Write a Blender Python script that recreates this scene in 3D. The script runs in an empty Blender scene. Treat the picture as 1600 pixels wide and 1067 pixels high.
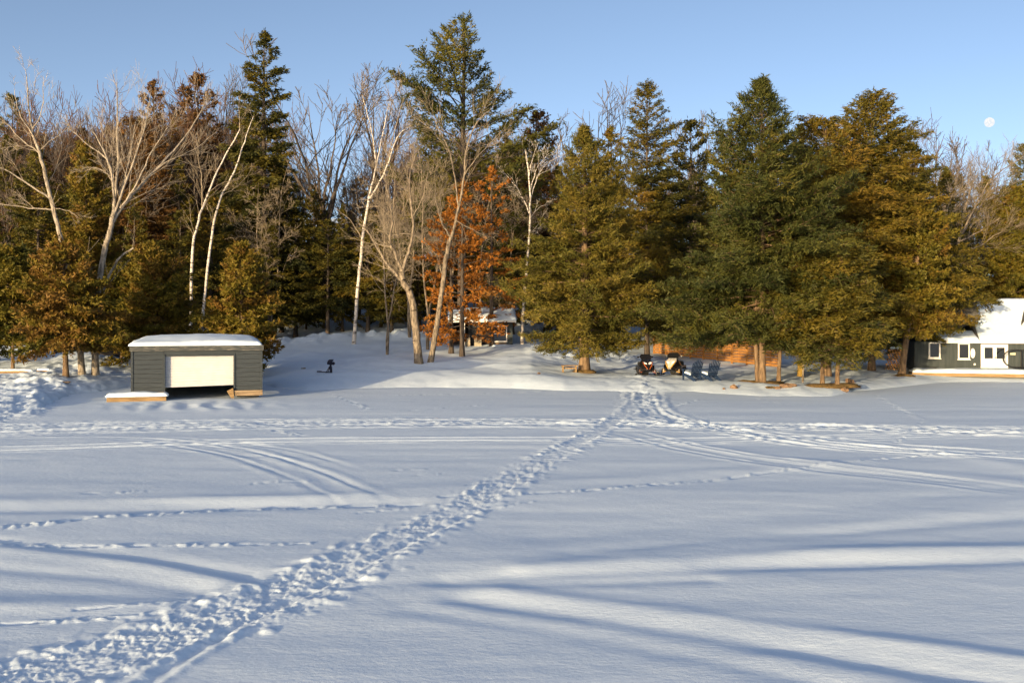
import bpy, math, random
import numpy as np
from mathutils import Vector, Matrix, noise as mnoise

R = math.radians
sc = bpy.context.scene
COL = sc.collection
rng = np.random.default_rng(7)
random.seed(7)

# ------------------------------------------------------------------ camera
CAM_H, FPX, HOR = 3.9, 1600.0, 490.0
cam_d = bpy.data.cameras.new("camera")
cam = bpy.data.objects.new("camera", cam_d)
COL.objects.link(cam)
cam.location = (0, 0, CAM_H)
cam.rotation_euler = (R(90), 0, 0)
cam_d.sensor_width = 36.0
cam_d.lens = 36.0
cam_d.shift_y = -(533.5 - HOR) / 1600.0
cam_d.clip_start = 0.5
cam_d.clip_end = 9000
sc.camera = cam
sc.render.resolution_x, sc.render.resolution_y = 1024, 682

# ------------------------------------------------------------------ sky, sun, exposure
SUN_EL, SUN_AZ = 5.3, 211.0          # degrees; azimuth clockwise from +Y (the sun stands behind the camera, to its left)
w = bpy.data.worlds.new("World"); sc.world = w; w.use_nodes = True
nt = w.node_tree
bg = nt.nodes["Background"]
sky = nt.nodes.new("ShaderNodeTexSky")
sky.sky_type = 'NISHITA'
sky.sun_disc = False
sky.sun_elevation = R(SUN_EL)
sky.sun_rotation = R(SUN_AZ)
sky.altitude = 300
sky.air_density = 0.40
sky.dust_density = 2.0
sky.ozone_density = 0.4
nt.links.new(sky.outputs[0], bg.inputs[0])
bg.inputs[1].default_value = 0.15
sun_d = bpy.data.lights.new("sun", 'SUN')
sun_d.energy = 3.3
sun_d.angle = R(0.6)
sun_d.color = (1.0, 0.73, 0.40)
sun = bpy.data.objects.new("sun", sun_d); COL.objects.link(sun)
a, e = R(SUN_AZ), R(SUN_EL)
to_sun = Vector((math.sin(a) * math.cos(e), math.cos(a) * math.cos(e), math.sin(e)))
sun.rotation_euler = to_sun.to_track_quat('Z', 'Y').to_euler()
sc.view_settings.view_transform = 'Standard'
sc.view_settings.look = 'None'
sc.view_settings.gamma = 1.0
sc.view_settings.exposure = 1.04
sc.cycles.max_bounces = 6
sc.cycles.diffuse_bounces = 3
sc.cycles.transparent_max_bounces = 6
sc.cycles.caustics_reflective = False
sc.cycles.caustics_refractive = False

# ------------------------------------------------------------------ helpers
def P(px, py, D):
    return Vector(((px - 800) / FPX * D, D, CAM_H - (py - HOR) / FPX * D))

def tag(o, label=None, cat=None, group=None, kind=None):
    if label: o["label"] = label
    if cat: o["category"] = cat
    if group: o["group"] = group
    if kind: o["kind"] = kind
    return o

def empty(name, loc=(0, 0, 0), rz=0.0, label=None, cat=None, group=None):
    o = bpy.data.objects.new(name, None); COL.objects.link(o)
    o.empty_display_size = 0.2
    o.location = loc; o.rotation_euler = (0, 0, rz)
    return tag(o, label, cat, group)

def link(name, me, mat=None, parent=None):
    o = bpy.data.objects.new(name, me); COL.objects.link(o)
    if mat is not None and len(me.materials) == 0: me.materials.append(mat)
    if parent is not None: o.parent = parent
    return o

def np_mesh(name, verts, faces, smooth=False):
    """verts (N,3), faces (M,k) of one size k"""
    verts = np.asarray(verts, np.float32); faces = np.asarray(faces, np.int32)
    me = bpy.data.meshes.new(name)
    n, m, k = len(verts), len(faces), faces.shape[1]
    me.vertices.add(n); me.vertices.foreach_set("co", verts.ravel())
    me.loops.add(m * k); me.loops.foreach_set("vertex_index", faces.ravel())
    me.polygons.add(m)
    me.polygons.foreach_set("loop_start", np.arange(0, m * k, k, dtype=np.int32))
    if smooth: me.polygons.foreach_set("use_smooth", np.ones(m, bool))
    me.update(calc_edges=True)
    return me

class MB:
    def __init__(s): s.v = []; s.f = []
    def box(s, c, size, rot=None):
        c = Vector(c); h = [x / 2 for x in size]; b = len(s.v)
        for dz in (-1, 1):
            for dy in (-1, 1):
                for dx in (-1, 1):
                    p = Vector((dx * h[0], dy * h[1], dz * h[2]))
                    if rot is not None: p = rot @ p
                    s.v.append(c + p)
        for q in ((0, 2, 3, 1), (4, 5, 7, 6), (0, 1, 5, 4), (2, 6, 7, 3), (0, 4, 6, 2), (1, 3, 7, 5)):
            s.f.append([b + i for i in q])
        return s
    def prism(s, prof, d, axis='y', off=0.0):
        """profile (a,b) closed polygon extruded by d along axis: y -> (a, y, b), x -> (x, a, b), z -> (a, b, z)"""
        b = len(s.v); n = len(prof)
        for t in (off, off + d):
            for (p, q) in prof:
                s.v.append(Vector((p, t, q)) if axis == 'y' else Vector((t, p, q)) if axis == 'x' else Vector((p, q, t)))
        s.f.append([b + i for i in range(n)]); s.f.append([b + n + i for i in reversed(range(n))])
        for i in range(n):
            j = (i + 1) % n; s.f.append([b + i, b + n + i, b + n + j, b + j])
        return s
    def tube(s, pts, rad, n=8, cap=True):
        pts = [Vector(p) for p in pts]; b = len(s.v)
        if not hasattr(rad, '__len__'): rad = [rad] * len(pts)
        for i, p in enumerate(pts):
            d = (pts[min(i + 1, len(pts) - 1)] - pts[max(i - 1, 0)]).normalized()
            u = d.cross(Vector((0, 0, 1)) if abs(d.z) < 0.9 else Vector((1, 0, 0))).normalized(); v = d.cross(u)
            for k in range(n):
                t = 2 * math.pi * k / n
                s.v.append(p + (u * math.cos(t) + v * math.sin(t)) * rad[i])
        for i in range(len(pts) - 1):
            for k in range(n):
                k2 = (k + 1) % n
                s.f.append([b + i * n + k, b + i * n + k2, b + (i + 1) * n + k2, b + (i + 1) * n + k])
        if cap:
            s.f.append([b + k for k in range(n)]); s.f.append([b + (len(pts) - 1) * n + k for k in reversed(range(n))])
        return s
    def loft(s, secs, cap=True):
        """list of closed loops with equal counts"""
        b = len(s.v); n = len(secs[0])
        for sec in secs:
            for p in sec: s.v.append(Vector(p))
        for i in range(len(secs) - 1):
            for k in range(n):
                k2 = (k + 1) % n
                s.f.append([b + i * n + k, b + i * n + k2, b + (i + 1) * n + k2, b + (i + 1) * n + k])
        if cap:
            s.f.append([b + k for k in reversed(range(n))]); s.f.append([b + (len(secs) - 1) * n + k for k in range(n)])
        return s
    def ball(s, c, r, nu=10, nv=6, jit=0.0, seed=0, zmin=None):
        c = Vector(c); b = len(s.v); rx, ry, rz = r if hasattr(r, '__len__') else (r, r, r)
        for j in range(nv + 1):
            th = math.pi * j / nv
            for i in range(nu):
                ph = 2 * math.pi * i / nu
                d = Vector((math.sin(th) * math.cos(ph), math.sin(th) * math.sin(ph), math.cos(th)))
                k = 1 + jit * mnoise.noise(d * 1.7 + Vector((seed * 3.1, seed * 1.7, seed)))
                p = Vector((d.x * rx, d.y * ry, d.z * rz)) * k
                if zmin is not None and p.z < zmin: p.z = zmin
                s.v.append(c + p)
        for j in range(nv):
            for i in range(nu):
                i2 = (i + 1) % nu
                s.f.append([b + j * nu + i, b + (j + 1) * nu + i, b + (j + 1) * nu + i2, b + j * nu + i2])
        return s
    def build(s, name, mat, parent=None, smooth=False, bevel=0.0, label=None):
        me = bpy.data.meshes.new(name)
        me.from_pydata([tuple(v) for v in s.v], [], s.f); me.update()
        if smooth: me.polygons.foreach_set("use_smooth", [True] * len(me.polygons))
        o = link(name, me, mat, parent)
        if bevel:
            m = o.modifiers.new("bevel", 'BEVEL'); m.width = bevel; m.segments = 1; m.limit_method = 'ANGLE'
        if label: o["label"] = label
        return o

def bx(name, c, size, mat, parent=None, rot=None, bevel=0.0, label=None):
    return MB().box(c, size, rot).build(name, mat, parent, bevel=bevel, label=label)

# ------------------------------------------------------------------ value noise
_tab = np.random.default_rng(99).random((512, 512)).astype(np.float32)
def vnoise(x, y, seed=0):
    x = np.asarray(x, np.float64) + seed * 37.37; y = np.asarray(y, np.float64) + seed * 91.13
    xi = np.floor(x).astype(np.int64); yi = np.floor(y).astype(np.int64)
    fx = x - xi; fy = y - yi
    fx = fx * fx * fx * (fx * (fx * 6 - 15) + 10); fy = fy * fy * fy * (fy * (fy * 6 - 15) + 10)
    t = lambda i, j: _tab[i & 511, j & 511]
    return ((t(xi, yi) * (1 - fx) + t(xi + 1, yi) * fx) * (1 - fy) + (t(xi, yi + 1) * (1 - fx) + t(xi + 1, yi + 1) * fx) * fy) * 2 - 1
def fbm(x, y, oct=3, seed=0, gain=0.5):
    s = 0; am = 1
    for o in range(oct):
        s = s + am * vnoise(x * 2 ** o, y * 2 ** o, seed + o); am *= gain
    return s
def sstep(a, b, x):
    t = np.clip((x - a) / (b - a), 0, 1); return t * t * (3 - 2 * t)

# ------------------------------------------------------------------ materials
def new_mat(name):
    m = bpy.data.materials.new(name); m.use_nodes = True
    t = m.node_tree; return m, t, t.nodes["Principled BSDF"]

def mat(name, c, rough=0.7, c2=None, scale=6.0, stretch=(1, 1, 1), bump=0.0, metal=0.0, spec=0.3, detail=4.0, lo=0.35, hi=0.65):
    m, t, b = new_mat(name)
    b.inputs["Roughness"].default_value = rough
    b.inputs["Metallic"].default_value = metal
    b.inputs["Specular IOR Level"].default_value = spec
    if c2 is None and not bump:
        b.inputs["Base Color"].default_value = (*c, 1); return m
    tc = t.nodes.new("ShaderNodeTexCoord"); mp = t.nodes.new("ShaderNodeMapping")
    mp.inputs["Scale"].default_value = stretch
    t.links.new(tc.outputs["Object"], mp.inputs[0])
    n = t.nodes.new("ShaderNodeTexNoise"); n.inputs["Scale"].default_value = scale; n.inputs["Detail"].default_value = detail
    t.links.new(mp.outputs[0], n.inputs["Vector"])
    cr = t.nodes.new("ShaderNodeValToRGB")
    cr.color_ramp.elements[0].position = lo; cr.color_ramp.elements[1].position = hi
    cr.color_ramp.elements[0].color = (*c, 1); cr.color_ramp.elements[1].color = (*(c2 or c), 1)
    t.links.new(n.outputs[0], cr.inputs[0]); t.links.new(cr.outputs[0], b.inputs["Base Color"])
    if bump:
        bn = t.nodes.new("ShaderNodeBump"); bn.inputs["Strength"].default_value = 1.0; bn.inputs["Distance"].default_value = bump
        t.links.new(n.outputs[0], bn.inputs["Height"]); t.links.new(bn.outputs[0], b.inputs["Normal"])
    return m

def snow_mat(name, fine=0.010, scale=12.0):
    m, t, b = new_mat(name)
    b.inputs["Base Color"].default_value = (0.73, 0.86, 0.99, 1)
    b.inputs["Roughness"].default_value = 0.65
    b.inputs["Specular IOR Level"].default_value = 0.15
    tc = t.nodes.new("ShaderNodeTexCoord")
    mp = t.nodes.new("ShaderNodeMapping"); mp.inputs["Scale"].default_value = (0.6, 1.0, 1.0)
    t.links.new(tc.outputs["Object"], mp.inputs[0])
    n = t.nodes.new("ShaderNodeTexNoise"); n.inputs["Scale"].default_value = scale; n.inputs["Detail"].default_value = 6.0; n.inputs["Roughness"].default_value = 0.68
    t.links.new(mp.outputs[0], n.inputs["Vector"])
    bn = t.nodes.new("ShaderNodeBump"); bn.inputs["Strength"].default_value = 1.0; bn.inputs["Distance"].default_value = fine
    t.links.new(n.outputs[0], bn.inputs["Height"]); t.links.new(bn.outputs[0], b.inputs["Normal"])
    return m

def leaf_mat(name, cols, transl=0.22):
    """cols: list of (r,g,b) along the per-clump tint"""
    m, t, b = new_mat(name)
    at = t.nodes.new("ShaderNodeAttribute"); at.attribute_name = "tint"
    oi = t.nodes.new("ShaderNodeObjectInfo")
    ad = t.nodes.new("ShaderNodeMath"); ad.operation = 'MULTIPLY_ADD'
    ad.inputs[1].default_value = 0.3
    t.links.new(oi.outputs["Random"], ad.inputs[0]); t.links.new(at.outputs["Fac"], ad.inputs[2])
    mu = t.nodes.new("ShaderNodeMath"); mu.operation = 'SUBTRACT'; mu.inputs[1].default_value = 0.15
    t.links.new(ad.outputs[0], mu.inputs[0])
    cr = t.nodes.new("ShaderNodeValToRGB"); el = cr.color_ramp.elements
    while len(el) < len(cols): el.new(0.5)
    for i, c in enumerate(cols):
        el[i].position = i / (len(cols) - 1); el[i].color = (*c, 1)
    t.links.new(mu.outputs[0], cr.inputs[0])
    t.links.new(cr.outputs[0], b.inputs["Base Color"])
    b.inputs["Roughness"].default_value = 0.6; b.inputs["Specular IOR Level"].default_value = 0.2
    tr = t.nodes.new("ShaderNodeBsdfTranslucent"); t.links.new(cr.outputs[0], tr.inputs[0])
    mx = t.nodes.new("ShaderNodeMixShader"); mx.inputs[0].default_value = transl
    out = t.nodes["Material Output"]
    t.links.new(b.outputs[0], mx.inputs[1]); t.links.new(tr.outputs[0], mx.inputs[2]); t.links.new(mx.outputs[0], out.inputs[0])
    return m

def birch_mat(name):
    m, t, b = new_mat(name)
    tc = t.nodes.new("ShaderNodeTexCoord"); mp = t.nodes.new("ShaderNodeMapping"); mp.inputs["Scale"].default_value = (1.2, 1.2, 5.0)
    t.links.new(tc.outputs["Object"], mp.inputs[0])
    n = t.nodes.new("ShaderNodeTexNoise"); n.inputs["Scale"].default_value = 1.6; n.inputs["Detail"].default_value = 5
    t.links.new(mp.outputs[0], n.inputs["Vector"])
    cr = t.nodes.new("ShaderNodeValToRGB"); el = cr.color_ramp.elements
    el[0].position = 0.36; el[0].color = (0.07, 0.055, 0.045, 1)
    el[1].position = 0.46; el[1].color = (0.55, 0.50, 0.44, 1)
    e3 = el.new(0.75); e3.color = (0.66, 0.62, 0.56, 1)
    t.links.new(n.outputs[0], cr.inputs[0]); t.links.new(cr.outputs[0], b.inputs["Base Color"])
    b.inputs["Roughness"].default_value = 0.7
    return m

M = {}
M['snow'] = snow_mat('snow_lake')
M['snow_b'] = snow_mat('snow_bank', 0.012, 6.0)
M['snow_cap'] = snow_mat('snow_roof', 0.03, 5.0)
M['birch'] = birch_mat('birch_bark')
M['bark_tan'] = mat('bark_tan', (0.085, 0.068, 0.05), 0.85, (0.30, 0.245, 0.18), 9, (1, 1, 0.35), 0.03)
M['bark_pale'] = mat('bark_pale', (0.13, 0.11, 0.085), 0.85, (0.38, 0.33, 0.265), 7, (1, 1, 0.5), 0.02)
M['twig_pale'] = mat('twig_pale', (0.25, 0.21, 0.16), 0.8, (0.38, 0.325, 0.255), 2)
M['bark_pine'] = mat('bark_pine', (0.09, 0.06, 0.037), 0.9, (0.23, 0.155, 0.09), 7, (1, 1, 0.3), 0.02)
M['bark_dark'] = mat('bark_dark', (0.05, 0.04, 0.033), 0.9, (0.12, 0.095, 0.075), 6, (1, 1, 0.3), 0.012)
M['twig_tan'] = mat('twig_tan', (0.19, 0.155, 0.11), 0.8, (0.32, 0.265, 0.195), 2)
M['twig_red'] = mat('twig_red', (0.085, 0.048, 0.030), 0.85, (0.145, 0.080, 0.045), 0.8)
M['twig_grey'] = mat('twig_grey', (0.09, 0.075, 0.065), 0.85, (0.15, 0.12, 0.095), 0.8)
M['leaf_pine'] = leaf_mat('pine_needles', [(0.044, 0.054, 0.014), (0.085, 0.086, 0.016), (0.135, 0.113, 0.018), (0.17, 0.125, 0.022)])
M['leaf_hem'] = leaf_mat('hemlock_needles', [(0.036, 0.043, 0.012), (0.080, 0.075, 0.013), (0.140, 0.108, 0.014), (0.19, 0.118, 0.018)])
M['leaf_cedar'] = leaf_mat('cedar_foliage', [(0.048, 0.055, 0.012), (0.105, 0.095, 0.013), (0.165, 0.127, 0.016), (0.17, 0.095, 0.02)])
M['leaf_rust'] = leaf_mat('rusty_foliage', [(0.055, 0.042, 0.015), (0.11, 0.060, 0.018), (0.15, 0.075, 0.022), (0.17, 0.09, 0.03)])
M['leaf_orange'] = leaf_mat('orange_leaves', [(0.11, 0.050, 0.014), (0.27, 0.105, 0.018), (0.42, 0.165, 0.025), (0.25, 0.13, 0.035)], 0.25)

# ------------------------------------------------------------------ ground heights
_sp = np.array([(-900, 646), (-300, 644), (0, 648), (60, 640), (110, 618), (160, 611), (205, 604), (300, 596), (405, 600), (430, 606), (480, 611), (540, 607),
                (600, 606), (700, 607), (800, 607), (880, 610), (950, 609), (1000, 612), (1080, 612), (1150, 616), (1220, 621),
                (1300, 620), (1340, 612), (1400, 606), (1450, 600), (1500, 597), (1600, 596), (2400, 596)], float)
_sl = np.array([(-900, .012), (0, .018), (70, .030), (140, .055), (230, .05), (420, .026), (600, .040), (700, .046), (830, .050), (900, .020), (960, .012), (1150, .010), (1300, .012), (1600, .016), (2400, .02)], float)
_hl = np.array([(-900, .19), (300, .18), (900, .16), (1250, .12), (1500, .085), (2400, .085)], float)
_rd = np.array([(-900, 0), (430, 0.0), (560, 0.08), (620, .14), (760, .15), (860, .13), (930, .05), (1000, .02), (1100, .08), (1180, .05), (2400, .03)], float)

def pxof(X, Y): return 800 + FPX * X / np.maximum(Y, 12.0)

def shore_d(px):
    y = np.interp(px, _sp[:, 0], _sp[:, 1]); return CAM_H * FPX / (y - HOR)

def ground_base(X, Y):
    px = pxof(X, Y); d = Y - shore_d(px) + 0.9 * vnoise(X * 0.22, Y * 0.05, 7) + 0.4 * vnoise(X * 0.7, Y * 0.1, 8)
    dp = np.maximum(d, 0)
    z = 0.24 * (1 - np.exp(-dp / 1.7)) + np.interp(px, _sl[:, 0], _sl[:, 1]) * np.minimum(dp, 60)
    z = z + np.interp(px, _rd[:, 0], _rd[:, 1]) * np.exp(-((d - 3.2) / 2.4) ** 2) * sstep(0, 1.2, d)
    t = Y - 94
    sp_ = np.where(t > 60, t, 9 * np.log1p(np.exp(np.clip(t, -80, 62) / 9)))
    z = z + np.interp(px, _hl[:, 0], _hl[:, 1]) * np.minimum(sp_, 130)
    return np.where(d > 0, z, d * 0.22)

def ground_detail(X, Y):
    px = pxof(X, Y); d = Y - shore_d(px)
    m = sstep(-0.3, 2.0, d)
    h = 0.10 * fbm(X * 0.35, Y * 0.30, 3, 3) * m * sstep(0, 6, d)
    rough = np.clip(np.interp(px, [-600, -60, 60, 130, 200, 260], [0.25, 0.45, 0.8, 0.6, 0.4, 0.1]), 0, 1) * sstep(-4, 0.3, d) * (1 - sstep(12, 26, d))
    h = h + rough * (0.13 * np.maximum(fbm(X * 0.9, Y * 0.6, 3, 11), -0.25) + 0.085 * fbm(X * 2.4, Y * 1.8, 4, 15, 0.7))
    rr = np.clip(np.interp(px, [860, 950, 1010, 1060, 1130, 1350, 1450], [0.0, .45, .35, .35, .5, .8, .25]), 0, 1) * sstep(0.2, 2, d) * (1 - sstep(14, 30, d))
    h = h + rr * (0.06 * fbm(X * 1.1, Y * 0.7, 3, 21) + 0.03 * np.abs(fbm(X * 3, Y * 2, 2, 23)))
    # ploughed heaps in front of the wood
    pl = np.exp(-((Y - 84 - 1.5 * np.sin(X * 0.4)) / 2.4) ** 2) * np.interp(px, [330, 420, 640, 720], [0, 1, 1, 0])
    h = h + pl * (0.28 + 0.35 * np.abs(fbm(X * 0.9, Y * 0.8, 3, 31)))
    # mounds behind the big pine
    pl = np.exp(-((Y - 73) / 4.0) ** 2) * np.interp(px, [820, 860, 1000, 1060], [0, 1, 1, 0])
    h = h + pl * (0.15 + 0.45 * np.abs(fbm(X * 0.7, Y * 0.6, 3, 35)))
    return h

# ------------------------------------------------------------------ tracks drawn in the snow
def world_line(pts, z=0.0):
    out = []
    for (px, py) in pts:
        D = (CAM_H - z) * FPX / (py - HOR); out.append(((px - 800) / FPX * D, D))
    a = np.array(out)
    n = len(a)
    if n < 3: return a
    res = []
    for i in range(n - 1):
        p0, p1, p2, p3 = a[max(i - 1, 0)], a[i], a[i + 1], a[min(i + 2, n - 1)]
        for t in np.linspace(0, 1, 7)[:-1]:
            res.append(0.5 * (2 * p1 + (p2 - p0) * t + (2 * p0 - 5 * p1 + 4 * p2 - p3) * t * t + (3 * p1 - p0 - 3 * p2 + p3) * t ** 3))
    res.append(a[-1]); return np.array(res)

def line_dist(X, Y, L, reach):
    """signed distance to polyline (left positive) and arc length, computed only near it"""
    best = np.full(X.shape, 1e9); sgn = np.zeros(X.shape); arc = np.zeros(X.shape); acc = 0.0
    for i in range(len(L) - 1):
        ax, ay = L[i]; bx_, by = L[i + 1]; dx, dy = bx_ - ax, by - ay; l2 = dx * dx + dy * dy
        if l2 < 1e-9: continue
        sel = (X > min(ax, bx_) - reach) & (X < max(ax, bx_) + reach) & (Y > min(ay, by) - reach) & (Y < max(ay, by) + reach)
        idx = np.nonzero(sel)
        if len(idx[0]) == 0: acc += math.sqrt(l2); continue
        x = X[idx]; y = Y[idx]
        t = np.clip(((x - ax) * dx + (y - ay) * dy) / l2, 0, 1)
        ex = x - ax - t * dx; ey = y - ay - t * dy
        d = np.sqrt(ex * ex + ey * ey)
        s = np.sign(dx * ey - dy * ex)
        up = d < best[idx]
        k = tuple(q[up] for q in idx)
        best[k] = d[up]; sgn[k] = s[up]; arc[k] = acc + t[up] * math.sqrt(l2)
        acc += math.sqrt(l2)
    return best, sgn, arc

def lake_detail(X, Y):
    h = 0.017 * fbm(X * 0.10, Y * 0.35, 3, 41) + 0.005 * fbm(X * 0.5, Y * 1.5, 2, 45) + 0.0022 * fbm(X * 2.2, Y * 3.5, 2, 47)
    G = lambda d, w_: np.exp(-(d / w_) ** 2)
    # soft, drifted-over ridges and ruts: (points, height, half width)
    soft = [
        ([(-150, 676), (150, 668), (400, 664), (700, 661), (960, 662), (1200, 666), (1700, 679)], 0.050, 0.17), ([(-150, 666), (150, 660), (400, 657), (700, 654), (960, 657), (1250, 662), (1700, 671)], 0.045, 0.17),
        ([(-150, 683), (150, 674), (400, 669), (700, 666), (950, 668)], 0.035, 0.15), ([(-150, 708), (100, 701), (300, 694), (520, 690), (860, 688)], 0.055, 0.18),
        ([(1010, 652), (1090, 668), (1250, 692), (1420, 707), (1700, 720)], 0.045, 0.17), ([(1060, 664), (1300, 670), (1700, 687)], 0.045, 0.16), ([(880, 671), (1000, 672), (1130, 676)], 0.05, 0.16), ([(990, 690), (1250, 686), (1700, 678)], 0.03, .2),
        ([(720, 934), (1000, 975), (1250, 1015), (1700, 1088)], -0.055, 0.28), ([(780, 922), (1000, 950), (1250, 984), (1700, 1046)], 0.045, 0.27), ([(640, 950), (900, 990), (1150, 1040), (1400, 1090)], -0.03, 0.26),
        ([(700, 905), (850, 898), (1050, 892), (1300, 882), (1750, 873)], -0.065, 0.30), ([(820, 888), (1050, 876), (1300, 864), (1750, 854)], 0.055, 0.34), ([(430, 926), (620, 910), (850, 912), (1100, 905)], -0.035, 0.24),
        ([(840, 895), (980, 890), (1060, 886)], 0.04, 0.3),
        ([(900, 862), (1200, 838), (1700, 800)], -0.035, 0.35), ([(1000, 870), (1250, 830), (1700, 775)], 0.03, 0.5), ([(850, 838), (1200, 805), (1700, 745)], -0.025, 0.5),
        ([(-100, 799), (200, 796), (420, 790), (640, 784)], -0.065, 0.36), ([(-100, 785), (200, 782), (420, 778), (560, 774)], 0.055, 0.40),
        ([(-100, 836), (150, 862), (270, 880), (400, 906)], -0.05, 0.28), ([(-100, 846), (150, 872), (290, 892), (380, 912)], 0.05, 0.30),
        ([(-100, 880), (120, 897), (300, 920)], -0.045, 0.26), ([(-100, 918), (120, 925), (330, 935)], -0.03, 0.3), ([(-60, 945), (150, 948), (300, 940)], 0.05, 0.35),
        ([(560, 770), (800, 757), (1050, 742), (1350, 722)], 0.04, 0.6),
        ([(900, 655), (1200, 651), (1700, 648)], 0.025, 0.8), ([(960, 645), (1300, 642), (1700, 640)], -0.03, 0.7),
        ([(1250, 690), (1420, 702), (1640, 736)], 0.05, 0.6), ([(1050, 690), (1150, 708), (1290, 726)], 0.05, 0.45), ([(1310, 732), (1500, 742), (1700, 770)], 0.05, 0.45),
    ]
    for pts, am, wd in soft:
        d, s, arc = line_dist(X, Y, world_line(pts), wd * 3.2)
        h = h + 0.8 * am * G(d, wd) * np.where(d < 1e8, 0.75 + 0.35 * vnoise(arc * 0.35, 0 * arc, 51), 0)
    # snowmobile tracks: two ski grooves and a belt between raised shoulders
    tracks = [
        ([(-150, 706), (100, 699), (300, 692), (520, 688), (860, 687), (1000, 690), (1250, 684), (1700, 676)], 0.05, 0.3),
        ([(-100, 690), (170, 686), (330, 700), (450, 730), (545, 772), (600, 800)], 0.026, 0.15),
        ([(150, 682), (300, 690), (440, 708), (560, 745)], 0.020, 0.15),
        ([(955, 670), (1080, 700), (1250, 727), (1450, 748), (1700, 782)], 0.045, 0.15),
        ([(1020, 650), (1090, 664), (1250, 690), (1420, 705), (1700, 718)], 0.07, 0.6),
        ([(1000, 668), (1200, 678), (1420, 699), (1700, 714)], 0.05, 0.5),
        ([(1060, 662), (1300, 667), (1700, 684)], 0.06, 0.6),
        ([(-150, 683), (150, 672), (400, 666), (700, 663), (960, 665), (1200, 668), (1700, 681)], 0.055, 1.0),
        ([(-150, 668), (150, 661), (400, 658), (700, 656), (960, 659), (1250, 664), (1700, 673)], 0.055, 1.0),
        ([(-150, 674), (150, 666), (400, 662), (700, 660), (960, 662), (1250, 667), (1700, 677)], 0.04, 1.0),
        ([(1000, 600), (1003, 622), (1010, 640), (1030, 652), (1075, 662), (1140, 668)], 0.06, 1.0),
        ([(1018, 602), (1015, 630), (1030, 646), (1060, 656)], 0.06, 0.8),
    ]
    for pts, am, rg in tracks:
        Lw = world_line(pts); d, s, arc = line_dist(X, Y, Lw, 1.6)
        dd = d * s; tot = np.hypot(*np.diff(Lw, axis=0).T).sum()
        fade = sstep(0, 4, arc) * sstep(0, 4, tot - arc) if rg < 0.7 else 1.0
        prof = -G(np.abs(dd) - 0.48, 0.11) * 0.8 - G(dd, 0.26) * 0.7 + G(np.abs(dd) - 0.72, 0.16) * 0.55 + G(np.abs(dd) - 0.34, 0.08) * 0.4
        near = sstep(1.5, 0.7, d)
        h = h + np.where(d < 1e8, fade * (0.8 * am * prof * (0.8 + 0.4 * vnoise(arc * 0.5, dd * 2.0, 57)) + near * rg * 0.016 * (fbm(arc * 1.6, dd * 6.0, 2, 55) + 0.5 * fbm(X * 6, Y * 4, 2, 56))), 0)
    # broken lines of foot prints / lumps thrown aside: (points, half width, amplitude)
    prints = [
        ([(-80, 832), (60, 820), (160, 808), (250, 803), (340, 795), (520, 790), (650, 787)], 0.22, 0.09),
        ([(-80, 848), (100, 852), (270, 852), (480, 849)], 0.13, 0.07),
        ([(690, 776), (900, 768), (1000, 758), (1110, 750), (1200, 738), (1330, 722), (1450, 712), (1620, 704)], 0.17, 0.08),
        ([(130, 772), (240, 768)], 0.10, 0.05), ([(395, 755), (430, 752)], .09, .05), ([(440, 752), (480, 752)], .09, .05), ([(600, 735), (665, 732)], 0.09, 0.06),
        ([(640, 742), (690, 740)], .08, .04),
        ([(120, 953), (210, 946), (300, 940)], 0.10, 0.05), ([(0, 975), (90, 970), (200, 963), (260, 956)], 0.12, 0.06), ([(560, 800), (640, 793)], 0.12, 0.05),
        ([(740, 798), (830, 784)], 0.12, 0.06), ([(730, 758), (780, 748)], 0.1, 0.05),
        ([(1032, 642), (1060, 633), (1095, 624)], 0.20, 0.10), ([(1180, 622), (1230, 632), (1290, 634)], 0.15, 0.05),
        ([(1040, 656), (1180, 650), (1280, 648), (1420, 651)], 0.12, 0.04), ([(1370, 618), (1410, 640), (1440, 655)], 0.22, 0.07), ([(1440, 660), (1400, 692)], 0.2, 0.07),
        ([(640, 642), (700, 637), (760, 633)], 0.2, 0.05), ([(600, 617), (720, 615), (830, 612), (900, 607)], 0.16, 0.07), ([(430, 672), (470, 680)], 0.3, 0.07),
        ([(500, 608), (560, 632), (575, 640)], 0.2, 0.06),
    ]
    for pts, wd, am in prints:
        d, s, arc = line_dist(X, Y, world_line(pts), wd * 4)
        br = 0.6 * vnoise(arc * 2.2, 0 * arc, 61) + 0.6 * vnoise(arc * 6.0, d * 9, 62); wd = wd * 0.62
        h = h + np.where(d < 1e8, G(d - 0.3 * wd, wd * 0.75) * am * 0.42 * sstep(-0.45, 0.35, br) * (0.5 + 0.8 * vnoise(X * 13, Y * 9, 63)) - G(d + wd * 0.2, wd * 0.8) * am * 0.5 * sstep(0.1, -0.4, br), 0)
    # wind ripples in front of the boat house
    rp = np.exp(-(((X + 13.4) / 2.8) ** 2 + ((Y - 43.4) / 1.9) ** 2))
    h = h + rp * 0.035 * np.sin((X * 2.6 + 0.8 * Y) * 2.2 + 1.5 * vnoise(X, Y, 77))
    # the trampled path
    d, s, arc = line_dist(X, Y, world_line(PATH), 2.6)
    dd = d * s
    wd = 0.31 + 0.09 * vnoise(arc * 0.5, 0 * arc, 71) + 0.27 * sstep(24, 10, Y)
    ins = sstep(1.25, 0.8, d / wd)
    l1 = fbm(X * 4.6, Y * 4.0, 4, 81, 0.72); l2 = np.abs(fbm(X * 12.0, Y * 10.0, 2, 85, 0.6))
    lump = (0.018 * l1 + 0.018 * (l2 - 0.30)) * (0.75 + 0.35 * vnoise(X * 0.8, Y * 0.8, 83))
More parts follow.
